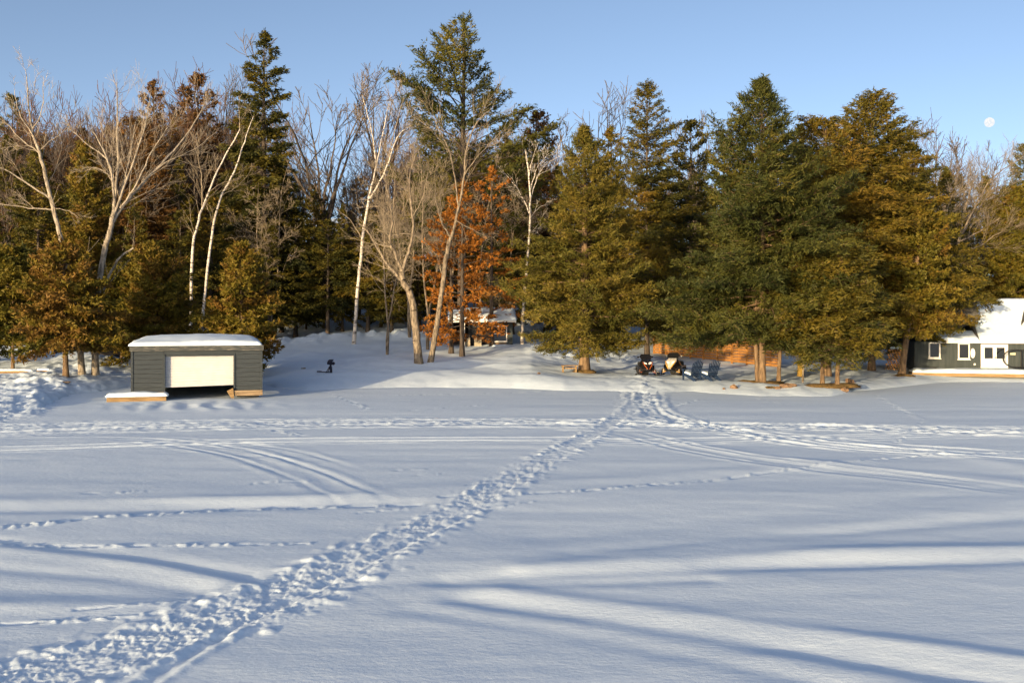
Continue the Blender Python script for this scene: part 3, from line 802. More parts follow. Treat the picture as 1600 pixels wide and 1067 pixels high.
    # dock stub on the left, with snow on top
    d = empty("dock_stub", o.matrix_world @ Vector((0, 0, 0)) if False else (0, 0, 0), 0, "low timber dock end under snow at the boathouse's left corner", "dock")
    d.location = o.location + Matrix.Rotation(R(16), 3, 'Z') @ Vector((-2.58, -0.35, 0)); d.rotation_euler = (0, 0, R(16))
    for i, z in enumerate((0.07,)): bx("edge_beam", (0, -0.28, 0.09), (2.5, 0.1, 0.17), M['bench_wood'], d, bevel=0.01)
    for x in (-1.0, 0.0, 1.0): bx("cross_beam", (x, 0.05, 0.09), (0.1, 0.54, 0.15), M['old_wood'], d)
    for y in (-0.2, -0.02, 0.16, 0.34): bx("plank", (0, y, 0.185), (2.46, 0.165, 0.03), M['old_wood'], d)
    snow_slab("snow_cover", d, -1.3, 1.32, -0.36, 0.42, lambda x, y: 0.202 + 0 * x, 0.19, 30, 12, 0, 8, round_=0.22)
boathouse()

# ------------------------------------------------------------------ windows, doors shared by the buildings
def window(o, x, z, w_, h_, y=0.0, mull=True, sill=True):
    f = MB(); t = 0.075
    f.box((x - w_ / 2 + t / 2, y - 0.03, z), (t, 0.07, h_)); f.box((x + w_ / 2 - t / 2, y - 0.03, z), (t, 0.07, h_))
    f.box((x, y - 0.031, z + h_ / 2 - t / 2), (w_ - 2 * t, 0.07, t)); f.box((x, y - 0.031, z - h_ / 2 + t / 2), (w_ - 2 * t, 0.07, t))
    wn = f.build("window", M['white_trim'], o)
    bx("pane", (x, y - 0.006, z), (w_ - 2 * t - 0.01, 0.012, h_ - 2 * t - 0.01), M['glass'], wn)
    if mull: bx("glazing_bar", (x, y - 0.028, z), (w_ - 2 * t - .004, 0.03, 0.035), M['white_trim'], wn)
    if sill: bx("sill", (x, y - 0.06, z - h_ / 2 - 0.025), (w_ + 0.08, 0.13, 0.045), M['white_trim'], wn)
    return wn

# ------------------------------------------------------------------ cottage at the right (origin: front left corner of its wall)
def cottage():
    D0 = 62.0; gx = (1429 - 800) / FPX * D0
    z0 = ground_z(gx + 4, D0 - 1) + 0.05
    o = empty("cottage", (gx, D0, z0), R(-14), "charcoal cottage with white trim and deep snow on its roof", "house")
    k = D0 / FPX                       # metres for a pixel at the wall
    W = 12.0; H = 1.78; DEP = 7.0
    X = lambda px: (px - 1429) * k * 0.985
    Z = lambda py: CAM_H - (py - HOR) * k - z0
    eave = Z(534)
    bx("front_wall", (W / 2, 0.06, eave / 2 - 0.2), (W, 0.12, eave + 0.4), M['house_grey'], o)
    m = MB()
    for i in range(60):
        x = 0.1 + i * 0.2
        if X(1520) < x < X(1570) : continue
        if X(1448) < x < X(1470) or X(1491) < x < X(1512): continue
        m.box((x, -0.006, eave / 2), (0.035, 0.022, eave - 0.02))
    m.build("batten", M['house_grey'], o)["kind"] = "stuff"
    bx("side_wall", (-0.0 + 0.06, DEP / 2 + 0.06, eave / 2 - .2), (0.12, DEP - 0.13, eave + 0.4), M['house_grey'], o)
    bx("back_wall", (W / 2, DEP, eave / 2 - .2), (W, 0.12, eave + 0.4), M['house_grey'], o)
    bx("side_wall", (W - 0.06, DEP / 2 + 0.06, eave / 2 - .2), (0.12, DEP - 0.13, eave + 0.4), M['house_grey'], o)
    window(o, X(1458.5), Z(547), 17 * k, 25 * k, mull=False); window(o, X(1501.5), Z(548), 17 * k, 25 * k, mull=False)
    # double door
    dx0, dx1, zt, zb_ = X(1526), X(1565), Z(537), Z(573.5)
    fr = bx("door_frame", ((dx0 + dx1) / 2, -0.02, (zt + zb_) / 2), (dx1 - dx0, 0.08, zt - zb_), M['white_trim'], o)
    for (a0, a1) in ((1531.2, 1543), (1548.5, 1560)):
        xa, xb = X(a0 - 2.0), X(a1 + 2.0); hgt = Z(539.5) - zb_
        dl = bx("door", ((xa + xb) / 2, -0.075, zb_ + hgt / 2), (xb - xa, 0.03, hgt - 0.02), M['white_trim'], o)
        bx("door_pane", ((X(a0) + X(a1)) / 2, -0.095, (Z(542) + Z(559)) / 2), (X(a1) - X(a0), 0.012, Z(542) - Z(559)), M['glass'], dl)
        bx("handle", (X(1546.0 if a0 < 1540 else 1547.2) , -0.12, zb_ + 0.62), (0.03, 0.05, 0.12), M['steel'], dl)
    # oval plaque, small sign, deck items
    mp = MB(); mp.loft([[(X(1514.5) + 0.125 * math.cos(t * math.pi / 10), y, Z(551) + 0.29 * math.sin(t * math.pi / 10)) for t in range(20)] for y in (-0.04, -0.003)]); mp.build("oval_plaque", M['white_trim'], o)
    bx("name_board", (X(1572), -0.03, Z(551.5)), (0.29, 0.03, 0.13), mat('pale_green_board', (0.42, 0.44, 0.30), 0.6, (0.5, 0.52, 0.38), 8), o)
    bx("wall_lamp", (X(1517), -0.05, Z(568)), (0.10, 0.08, 0.10), M['white_trim'], o)
    # roof: eave board, steep snow-laden slope, ridge
    ridge_z, ridge_y = 4.55 - z0, 3.2
    ef = -0.42
    xs0, xs1 = X(1487), W + 0.3
    bx("eave_board", ((xs0 - 1.0 + xs1) / 2, ef, eave + 0.03), (xs1 - xs0 + 1.0, 0.05, 0.17), M['white_trim'], o)
    bx("soffit", ((xs0 - 1.0 + xs1) / 2, ef / 2 + .02, eave - 0.035), (xs1 - xs0 + 1.0, -ef - 0.06, 0.02), M['house_grey'], o)
    slope = lambda y: eave + 0.10 + (ridge_z - eave) * np.clip((np.asarray(y) - ef) / (ridge_y - ef), 0, 1) ** 1.18
    pr = [(float(y), float(slope(y))) for y in np.linspace(ef, ridge_y, 8)] + [(DEP + 0.3, eave + 0.05), (DEP + 0.3, eave - 0.02), (ef, eave - 0.02)]
    roof = MB().prism(pr, xs1 - X(1520), 'x', X(1520)).build("roof", M['shingle'], o)
    pl = [(ef, eave - 0.02 + 0.02), (ef, eave + 0.1), (1.4, eave + 0.55), (1.4, eave)]
    MB().prism(pl, X(1519.8) - (xs0 - 1.0), 'x', xs0 - 1.0).build("low_roof", M['shingle'], o)
    snow_slab("roof_snow", o, X(1523), xs1 - 0.05, ef + 0.05, ridge_y + 0.15, lambda x, y: slope(y), 0.20, 60, 26, 0, 12, round_=0.25)
    snow_slab("roof_snow", o, xs0 - 0.95, X(1522), ef + 0.05, 1.35, lambda x, y: eave + 0.10 + 0.45 * (y - ef) / 1.82, 0.16, 24, 14, 0, 13, round_=0.2)
    # left cross gable in dark shingle, with snow on its little roof
    xg0, xg1 = X(1440), X(1531)
    gz = lambda py: Z(py) + 0.02
    MB().prism([(xg0, eave + 0.05), (xg1 + 0.0, gz(503)), (xg1 - 0.25, gz(470)), ((xg0 + xg1) / 2 + 0.4, gz(462)), (xg0, gz(505))], 3.0, 'y', 1.1).build("cross_gable", M['shingle'], o)
    MB().prism([(X(1500), gz(503.5)), (X(1536), gz(503.5)), (X(1537), gz(501)), (X(1500), gz(501))], 0.5, 'y', 0.62).build("gable_ledge", M['snow_cap'], o)
    # right dormer
    xd = X(1589); pz = gz(508)
    dm = MB().prism([(xd, pz), (xd + 2.8, pz), (xd + 2.8, gz(478)), (xd + 1.5, gz(462)), (xd + 0.75, gz(470))], 2.4, 'y', 0.75).build("dormer", M['shingle'], o)
    MB().loft([[(xd + 0.02, 0.70, pz), (xd + 0.16, 0.70, pz), (xd + 1.0, 0.70, gz(470)), (xd + 0.86, 0.70, gz(470))], [(xd + 0.02, 0.749, pz), (xd + 0.16, 0.749, pz), (xd + 1.0, 0.749, gz(470)), (xd + 0.86, 0.749, gz(470))]]).build("bargeboard", M['white_trim'], dm)
    window(o, xd + 1.1, gz(500), 0.9, 0.62, y=0.742)
    # deck with its snow
    dk = empty("deck", (gx, D0, z0), R(-14), "low timber deck edge under snow in front of the cottage", "deck")
    bx("edge_board", (X(1530) + 2.0, -2.0, Z(584) + 0.08), (W - X(1460) + 0.5 + 1.2, 0.06, 0.19), M['bench_wood'], dk)
    bx("platform", (X(1530) + 2.0, -1.02, Z(584) + 0.10), (W - X(1460) + 1.6, 1.88, 0.14), M['old_wood'], dk)
    xm = X(1530) + 2.0; hwid = (W - X(1460) + 1.6) / 2
    snow_slab("deck_snow", dk, xm - hwid, xm + hwid, -2.06, -0.12, lambda x, y: Z(584) + 0.18 + 0 * x, 0.22, 50, 14, 0, 15, round_=0.3)
    # curved dark swing stand with hoop frame
    base = Z(574)
    st = empty("hammock_stand", (gx, D0, z0), R(-14), "dark curved hammock stand on the cottage deck", "hammock stand")
    yy = -1.1
    for dy in (0.0, 0.16):
        pts = []
        for i in range(15):
            t = R(262 - i * 11.5)
            pts.append((X(1570) + 0.66 * math.cos(t), yy + dy, base + 0.12 + 0.52 + 0.52 * math.sin(t)))
        MB().tube(pts, 0.026, 6).build("curved_arm", M['brown_metal'], st)
        MB().tube([(X(1566), yy + dy, base + 0.12), (X(1600), yy + dy, base + 0.16)], 0.03, 6).build("foot_bar", M['brown_metal'], st)
        MB().tube([pts[-1], (X(1600), yy + dy, base + 1.1)], 0.028, 6).build("top_bar", M['brown_metal'], st)
    MB().tube([(X(1579.5), yy + 0.25, base + 0.02), (X(1579.5), yy + 0.25, base + 1.12)], 0.04, 6).build("post", M['brown_metal'], st)
    MB().tube([(X(1592), yy - 0.3, base - 0.1), (X(1592), yy - 0.3, base + 1.15)], 0.035, 6).build("post", M['brown_metal'], st)
    bn = empty("rag", (gx, D0, z0), R(-14), "small pale rag tied on the hammock stand's right post", "rag")
    MB().loft([[(X(1594.5) + 0.05 * math.cos(t * 1.05) + sx, yy - 0.36 + 0.04 * math.sin(t * 1.05), base + z) for t in range(6)] for (z, sx) in ((0.75, -.02), (0.95, 0.05), (1.15, 0.06), (1.32, 0.0))]).build("cloth", M['white_trim'], bn, True)
    # flower pot
    pt = tag(MB().loft([[(r_ * math.cos(t * math.pi / 6), r_ * math.sin(t * math.pi / 6), z) for t in range(12)] for (r_, z) in ((0.13, 0), (0.2, 0.26), (0.22, 0.26), (0.22, 0.31), (0.17, 0.31), (0.16, 0.2))]).build("plant_pot", M['rubber'], None), "dark empty plant pot in the snow before the cottage", "pot")
    px_, D_ = 1458.5, 61.0; gx2 = (px_ - 800) / FPX * D_; pt.location = (gx2, D_, ground_z(gx2, D_) + 0.12)
cottage()

# firewood stack left of the cottage
def firewood():
    D_ = 63.5; gx = (1397 - 800) / FPX * D_; z = ground_z(gx, D_)
    o = empty("firewood_stack", (gx, D_, z - 0.05), R(-20), "stack of split orange firewood behind the leaning cedar", "firewood")
    g = random.Random(3)
    for r_ in range(9):
        for c in range(7 - r_ // 3):
            x = -0.5 + c * 0.165 + (r_ % 2) * 0.08 + r_ * 0.03; zz = 0.09 + r_ * 0.145
            n = g.choice((3, 4, 5)); ph = g.uniform(0, 6)
            sec = lambda y: [(x + 0.085 * math.cos(ph + t * 6.283 / n), y, zz + 0.078 * math.sin(ph + t * 6.283 / n)) for t in range(n)]
            lg = MB().loft([sec(-0.2 + g.uniform(-.03, .03)), sec(0.22)]).build("split_log", M['log_end'] if g.random() < .7 else M['bark_fire'], o)
    snow_slab("snow_cap", o, -0.25, 0.65, -0.25, 0.27, lambda x, y: 1.36 + 0 * x, 0.14, 12, 8, 0, 21, round_=0.2)
firewood()

# ------------------------------------------------------------------ shed behind the orange trees
def shed():
    D0 = 76.0; gx = (706 - 800) / FPX * D0; z0 = ground_z((755 - 800) / FPX * D0, D0) - 0.05
    o = empty("shed", (gx, D0, z0), R(3), "small open-fronted shed with snowy roof and white window behind orange leaves", "shed")
    k = D0 / FPX; X = lambda px: (px - 706) * k; Z = lambda py: CAM_H - (py - HOR) * k - z0
    ev = Z(503); W = X(801); DEP = 4.2
    bx("back_wall", (W / 2, DEP, ev / 2), (W, 0.1, ev), M['dark_wall'], o); bx("side_wall", (0.05, DEP / 2 + .3, ev / 2), (0.1, DEP - .7, ev), M['dark_wall'], o); bx("side_wall", (W - 0.05, DEP / 2, ev / 2), (0.1, DEP - .12, ev), M['house_grey'], o)
    bx("front_wall", (X(752), 0.9, ev / 2), (X(768) - X(728), 0.1, ev - .01), M['dark_wall'], o)
    for (a0, a1) in ((729, 734), (741, 751)):
        for x in np.arange(X(a0), X(a1), 0.14): bx("plank", (x + 0.07, 0.35, (Z(528) - 0) / 2), (0.13, 0.05, Z(528)), M['siding_cream'], o)
    bx("front_wall", ((X(766) + W) / 2, 0.06, ev / 2), (W - X(766), 0.12, ev), M['house_grey'], o)
    window(o, X(780), (Z(509) + Z(534)) / 2, X(793) - X(768), Z(509) - Z(534), y=0.0)
    bx("lower_panel", (X(780), -0.02, (Z(535) + Z(541)) / 2), (X(791) - X(769), 0.05, 0.2), M['bench_wood'], o)
    bx("white_post", (X(725), 0.05, ev / 2), (0.13, 0.13, ev), M['white_trim'], o); bx("white_post", (X(767), 0.0, ev / 2), (0.1, 0.1, ev), M['white_trim'], o)
    bx("eave_board", (W / 2, -0.32, ev + 0.04), (W + 0.5, 0.05, 0.14), M['white_trim'], o)
    rz_ = lambda x, y: ev + 0.1 + 0.80 * np.sin(np.clip((np.asarray(y) + 0.35) / 2.6, 0, 1) * 1.3)
    MB().prism([(-0.3, ev - 0.01), (-0.3, ev + 0.1), (2.1, ev + 0.85), (DEP + 0.3, ev + 0.1), (DEP + 0.3, ev - 0.01)], W + 0.4, 'x', -0.2).build("roof", M['shingle'], o)
    snow_slab("roof_snow", o, -0.3, W + 0.28, -0.33, 2.4, rz_, 0.22, 40, 20, 0, 31, round_=0.3)
    st = tag(snow_slab("snow_step", None, 0, 1.2, 0, 0.5, lambda x, y: 0 * x, 0.28, 12, 8, 0, 33), "block of snow heaped under the shed window", "snow heap")
    st.location = (gx + X(769), D0 - 0.75, z0 + 0.0); st.rotation_euler = (0, 0, R(3))
shed()

# dark garage deep under the trees, with a basketball board
def garage():
    D0 = 97.0; gx = (446 - 800) / FPX * D0; z0 = ground_z(gx + 1.5, D0) - 0.15
    o = empty("dark_garage", (gx, D0, z0), 0, "dark garage with curved snowy roof edge deep under the trees", "garage")
    k = D0 / FPX; W = 53 * k; ev = CAM_H - (489 - HOR) * k - z0
    bx("wall", (W / 2, 0.1, ev / 2), (W, 0.2, ev), M['dark_wall'], o); bx("wall", (W - 0.1, 3.0, ev / 2), (0.2, 5.6, ev), M['dark_wall'], o); bx("wall", (0.1, 3.0, ev / 2), (0.2, 5.6, ev), M['dark_wall'], o)
    arc = [(W / 2 + (W / 2 + 0.2) * math.cos(t), ev + 0.75 * math.sin(t)) for t in np.linspace(math.pi, 0, 13)]
    MB().prism(arc + [(W + 0.2, ev - 0.06), (-0.2, ev - 0.06)], 6.2, 'y', -0.25).build("roof", M['dark_wall'], o)
    m = MB()
    MB().loft([[(x, y, z + 0.01), (x, y, z + 0.16)] for (x, z) in arc for y in (0,)] if False else [[(x, -0.28, z + 0.012), (x, 5.9, z + 0.012), (x, 5.9, z + 0.15), (x, -0.28, z + 0.13)] for (x, z) in arc]).build("roof_snow", M['snow_cap'], o, True)
    for i in range(5): bx("door_panel", (W * 0.42, -0.03, 0.3 + i * 0.46), (W * 0.62, 0.05, 0.43), M['dark_wall'], o)
    MB().tube([(W - 0.28, -0.12, 0.1), (W - 0.28, -0.12, ev - 0.6)], 0.045, 6).build("downpipe", M['white_trim'], o)
    D1 = 94.0; bxx = (468.5 - 800) / FPX * D1; zb = ground_z(bxx, D1); zc = CAM_H - (488.5 - HOR) / FPX * D1
    b = empty("basketball_hoop", (bxx, D1, zb - 0.1), 0, "basketball backboard with white square outline on a dark pole", "basketball hoop")
    h = zc - zb + 0.1
    MB().tube([(0, 0.7, 0), (0, 0.7, h - 0.2), (0, 0.1, h)], 0.06, 8).build("pole", M['brown_metal'], b)
    bx("backboard", (0, 0, h), (1.1, 0.04, 0.75), M['dark_wall'], b)
    q = MB(); s = 0.25; t = 0.055
    for (cx, cz, sx, sz) in ((-s, 0, t, 2 * s), (s, 0, t, 2 * s)): q.box((cx, -0.028, h + cz), (sx, 0.012, sz + t))
    for cz in (-s, s): q.box((0, -0.0285, h + cz), (2 * s - t, 0.012, t))
    q.build("target_square", M['hoop_white'], b)
    MB().tube([(0.23 * math.cos(a_ * math.pi / 8), -0.3 + 0.23 * math.sin(a_ * math.pi / 8), h - 0.34) for a_ in range(17)], 0.014, 5, False).build("rim", M['hoop_white'], b)
    MB().loft([[(r_ * math.cos(a_ * math.pi / 4), -0.3 + r_ * math.sin(a_ * math.pi / 4), z) for a_ in range(8)] for (r_, z) in ((0.22, h - 0.345), (0.16, h - 0.5), (0.13, h - 0.68))], False).build("net", M['hoop_white'], b)
garage()

# ------------------------------------------------------------------ slatted cedar fence
def fence():
    A = P(1022, 562, 80.0); B = P(1218, 578, 65.0)
    A.z = ground_z(A.x, A.y); B.z = ground_z(B.x, B.y)
    L = math.hypot(B.x - A.x, B.y - A.y); rz = math.atan2(B.y - A.y, B.x - A.x)
    o = empty("slat_fence", (A.x, A.y, 0), rz, "orange cedar fence of horizontal slats behind the chairs and pines", "fence")
    n = 9; g = random.Random(9); step = L / n
    gz_ = lambda s: A.z + (B.z - A.z) * s / L
    for i in range(n + 1):
        s = i * step; z = gz_(s); bx("post", (s, 0.0, z + 0.95), (0.13 if i % 2 == 0 else 0.09, 0.11, 2.1), M['cedar_board'], o)
    for i in range(n):
        s0, s1 = i * step + 0.067, (i + 1) * step - 0.067; z = gz_((s0 + s1) / 2)
        for k in range(9):
            bx("slat", ((s0 + s1) / 2, 0.0 + g.uniform(-.006, .006), z + 0.12 + k * 0.195), (s1 - s0, 0.025, 0.165), M['cedar_board'], o, Matrix.Rotation(R(g.uniform(-.3, .3)), 3, 'Y'))
    for i in range(n):   # narrow middle battens
        s = (i + 0.5) * step; bx("batten", (s, -0.03, gz_(s) + 0.9), (0.06, 0.03, 1.75), M['cedar_board'], o)
fence()

# ------------------------------------------------------------------ Adirondack chairs
def adirondack(px, D, rz, label, m, snow=True, group=None, dz=0.0):
    gx = (px - 800) / FPX * D
    o = empty("adirondack_chair", (gx, D, ground_z(gx, D) + dz), rz, label, "chair", group)
    # faces +x ; back leans to -x
    for i in range(7):                                   # fan back
        y = (i - 3) * 0.088; h = 0.92 - 0.055 * abs(i - 3) ** 1.5 * 0.6
        f = (i - 3) * 0.012
        rot = Matrix.Rotation(R(-20), 3, 'Y') @ Matrix.Rotation(R(-(i - 3) * 1.6), 3, 'X')
        bx("back_slat", (-0.26 - 0.34 * (h / 2) * 1.0 + 0.02, y + f, 0.24 + h / 2 * 0.94), (0.022, 0.082, h), m, o, rot, bevel=0.008)
    for z, x in ((0.36, -0.31), (0.72, -0.44)): bx("back_rail", (x - 0.03, 0, z), (0.03, 0.62, 0.07), m, o, Matrix.Rotation(R(-20), 3, 'Y'))
    for i in range(6):
        t = i / 5; bx("seat_slat", (0.30 - t * 0.52, 0, 0.37 - t * 0.12), (0.085, 0.56, 0.02), m, o, Matrix.Rotation(R(-13), 3, 'Y'))
    for s in (-1, 1):
        bx("leg", (0.33, s * 0.31, 0.29), (0.11, 0.03, 0.60), m, o)
        MB().prism([(0.36, 0.28), (0.36, 0.40), (-0.30, 0.26), (-0.62, 0.06), (-0.62, -0.02), (-0.46, -0.02)], 0.03, 'y', s * 0.275 - 0.015).build("leg", m, o)
        bx("arm", (-0.02, s * 0.345, 0.602), (0.80, 0.14, 0.024), m, o, bevel=0.006)
    if snow: snow_slab("seat_snow", o, -0.14, 0.36, -0.26, 0.26, lambda x, y: 0.31 + 0.24 * x, 0.09, 8, 8, 0, 41, round_=0.14)
    return o
adirondack(1081, 54.6, R(122), "blue slatted chair beside the white snowmobile", M['blue_paint'])
adirondack(1108, 54.2, R(118), "blue slatted chair at the right of the pair, away from the snowmobiles", M['blue_paint'])
adirondack(160, 66.0, R(215), "black slatted chair between trunk and snow-capped boat, left bank", M['black_paint'], False)
adirondack(112, 68.0, R(240), "black slatted chair seen between two grey trunks, left bank", M['black_paint'], False)
adirondack(88, 69.0, R(250), "black slatted chair farthest left on the bank", M['black_paint'], False)

def covered_boat():
    D = 68.5; gx = (180 - 800) / FPX * D
    o = empty("upturned_boat", (gx, D, ground_z(gx, D) - 0.05), R(70), "dark upturned boat capped with snow behind the left trunks", "boat")
    sec = lambda x, w_, h: [(x, w_ * math.cos(t), h * max(0, math.sin(t)) ** 0.8) for t in np.linspace(0, math.pi, 11)]
    S = [sec(-1.6, 0.12, 0.25), sec(-1.2, 0.5, 0.55), sec(-0.5, 0.75, 0.78), sec(0.4, 0.78, 0.82), sec(1.2, 0.62, 0.75), sec(1.5, 0.58, 0.7)]
    MB().loft(S).build("hull", M['black_paint'], o, True)
    S2 = []
    for s in S: S2.append([(x * 1.0, y * 0.9 + 0.08, z * 1.04 + 0.08) for (x, y, z) in s[1:9]] + [(s[8][0], s[8][1] * 0.9 + .05, s[8][2] + 0.01), (s[1][0], s[1][1] * .9 + .05, s[1][2] + 0.01)])
    MB().loft(S2).build("snow_cap", M['snow_cap'], o, True)
    MB().tube([(-1.6, 0, 0.25), (-0.5, 0, 0.83), (0.4, 0, 0.87), (1.5, 0, 0.74)], 0.03, 6).build("keel", M['black_paint'], o)
covered_boat()

# ------------------------------------------------------------------ snowmobiles (nose to -y, towards the lake)
def snowmobile(px, D, rz, label, hood_m, side_m, ski_m, accent_m, sc_=1.0):
    gx = (px - 800) / FPX * D
    o = empty("snowmobile", (gx, D, ground_z(gx, D) + 0.03), rz, label, "snowmobile"); o.scale = (sc_,) * 3
    def ring(y, w_, z0, z1, top=0.6, sh=0.7):
        return [(-w_ * 0.75, y, z0), (-w_, y, z0 + (z1 - z0) * 0.35), (-w_ * sh, y, z0 + (z1 - z0) * 0.75), (-w_ * top * 0.6, y, z1), (w_ * top * 0.6, y, z1), (w_ * sh, y, z0 + (z1 - z0) * 0.75), (w_, y, z0 + (z1 - z0) * 0.35), (w_ * 0.75, y, z0)]
    body = MB().loft([ring(-1.38, 0.13, 0.34, 0.46), ring(-1.22, 0.30, 0.24, 0.62), ring(-0.95, 0.42, 0.20, 0.80), ring(-0.6, 0.47, 0.20, 0.93), ring(-0.25, 0.40, 0.24, 0.95), ring(0.05, 0.24, 0.35, 0.86)]).build("body", side_m, o, False, 0.02)
    # hood shell, an arrow-shaped plate over the nose
    MB().loft([[(-0.05, -1.42, 0.44), (0.05, -1.42, 0.44), (0.05, -1.36, 0.50), (-0.05, -1.36, 0.50)], [(-0.22, -1.20, 0.60), (0.22, -1.20, 0.60), (0.20, -1.16, 0.68), (-0.20, -1.16, 0.68)],
               [(-0.30, -0.98, 0.78), (0.30, -0.98, 0.78), (0.26, -0.94, 0.85), (-0.26, -0.94, 0.85)], [(-0.24, -0.62, 0.94), (0.24, -0.62, 0.94), (0.20, -0.60, 0.99), (-0.20, -0.60, 0.99)]]).build("hood", hood_m, o)
    for s in (-1, 1):
        MB().loft([[(s * 0.05, -1.235, 0.665), (s * 0.20, -1.17, 0.70), (s * 0.23, -1.12, 0.80), (s * 0.06, -1.16, 0.735)], [(s * 0.05, -1.10, 0.68), (s * 0.20, -1.05, 0.72), (s * 0.23, -1.02, 0.82), (s * 0.06, -1.05, 0.76)]]).build("headlight", M['lamp_lens'], o)
        MB().tube([(s * 0.06, -1.44, 0.40), (s * 0.20, -1.32, 0.62), (s * 0.29, -1.12, 0.80)], [0.02, 0.028, 0.018], 5).build("trim_stripe", accent_m, o)
        MB().loft([[(s * 0.33, -1.10, 0.25), (s * 0.45, -0.95, 0.22), (s * 0.50, -0.6, 0.24), (s * 0.46, -0.3, 0.28)], [(s * 0.30, -1.10, 0.45), (s * 0.44, -0.95, 0.52), (s * 0.49, -0.6, 0.6), (s * 0.44, -0.3, 0.55)]], False).build("side_panel", side_m, o)
        # ski, spindle and arms
        xs = s * 0.55
        prof = [(-1.75, 0.20), (-1.62, 0.06), (-1.40, 0.015), (-0.62, 0.015), (-0.50, 0.06)]
        sk = MB().loft([[(xs - 0.07, y, z), (xs + 0.07, y, z), (xs + 0.065, y, z + 0.03), (xs - 0.065, y, z + 0.03)] for (y, z) in prof]).build("ski", ski_m, o)
        MB().tube([(xs, -1.72, 0.19), (xs, -1.60, 0.24), (xs, -1.40, 0.05)], 0.014, 5).build("ski_loop", M['black_gloss'], sk)
        MB().tube([(xs, -1.08, 0.03), (s * 0.50, -0.98, 0.38)], 0.03, 6).build("spindle", M['black_gloss'], o)
        MB().tube([(s * 0.50, -1.0, 0.30), (s * 0.22, -0.92, 0.36)], 0.022, 6).build("suspension_arm", accent_m, o)
        MB().tube([(s * 0.52, -1.0, 0.16), (s * 0.22, -0.98, 0.26)], 0.022, 6).build("suspension_arm", accent_m, o)
        MB().tube([(s * 0.47, -0.99, 0.22), (s * 0.26, -0.86, 0.60)], 0.04, 8).build("shock_absorber", M['steel'], o)
        MB().tube([(s * 0.03, -0.38, 1.02), (s * 0.18, -0.36, 1.08), (s * 0.40, -0.28, 1.07)], 0.017, 6).build("handlebar", M['black_gloss'], o)
        MB().box((s * 0.42, -0.36, 1.06), (0.11, 0.05, 0.09)).build("hand_guard", M['black_gloss'], o, bevel=.01)
        bx("running_board", (s * 0.34, 0.35, 0.30), (0.22, 1.2, 0.03), M['black_gloss'], o)
    MB().tube([(-0.30, -1.30, 0.30), (-0.16, -1.50, 0.34), (0.16, -1.50, 0.34), (0.30, -1.30, 0.30)], 0.022, 6).build("front_bumper", M['black_gloss'], o)
    MB().loft([[(-0.30, -0.72, 0.93), (0.30, -0.72, 0.93), (0.30, -0.70, 0.94), (-0.30, -0.70, 0.94)], [(-0.36, -0.55, 1.10), (0.36, -0.55, 1.10), (0.36, -0.53, 1.11), (-0.36, -0.53, 1.11)], [(-0.24, -0.42, 1.24), (0.24, -0.42, 1.24), (0.24, -0.40, 1.245), (-0.24, -0.40, 1.245)]]).build("windshield", M['black_gloss'], o)
    MB().loft([[(-w_, y, z0), (w_, y, z0), (w_ * .85, y, z1), (-w_ * .85, y, z1)] for (y, w_, z0, z1) in ((-0.15, 0.16, 0.55, 0.86), (0.2, 0.19, 0.5, 0.76), (0.9, 0.2, 0.48, 0.74), (1.25, 0.15, 0.5, 0.70))]).build("seat", M['rubber'], o, bevel=0.03)
    bx("tunnel", (0, 0.65, 0.42), (0.40, 1.75, 0.12), M['black_gloss'], o, bevel=0.02)
    bx("snow_flap", (0, 1.55, 0.32), (0.4, 0.02, 0.30), M['rubber'], o)
    loop = [(y, z) for (y, z) in [(-0.5, 0.10), (-0.35, 0.02), (1.15, 0.02), (1.38, 0.10), (1.42, 0.24), (1.3, 0.34), (-0.4, 0.34), (-0.52, 0.22)]]
    tk = MB().prism(loop, 0.38, 'x', -0.19).build("track", M['rubber'], o)
    for i in range(12): bx("lug", (0, -0.3 + i * 0.125, 0.012), (0.36, 0.025, 0.03), M['rubber'], tk)
    return o
snowmobile(1006, 58.6, R(4), "black snowmobile with orange sides and two bright headlights, nose to the lake", M['black_gloss'], M['black_gloss'], M['black_gloss'], M['sled_orange'], 0.96)
snowmobile(1056, 58.2, R(-24), "white-hooded snowmobile with yellow suspension, turned slightly left", M['sled_white'], M['black_gloss'], M['black_gloss'], M['sled_yellow'], 1.0)

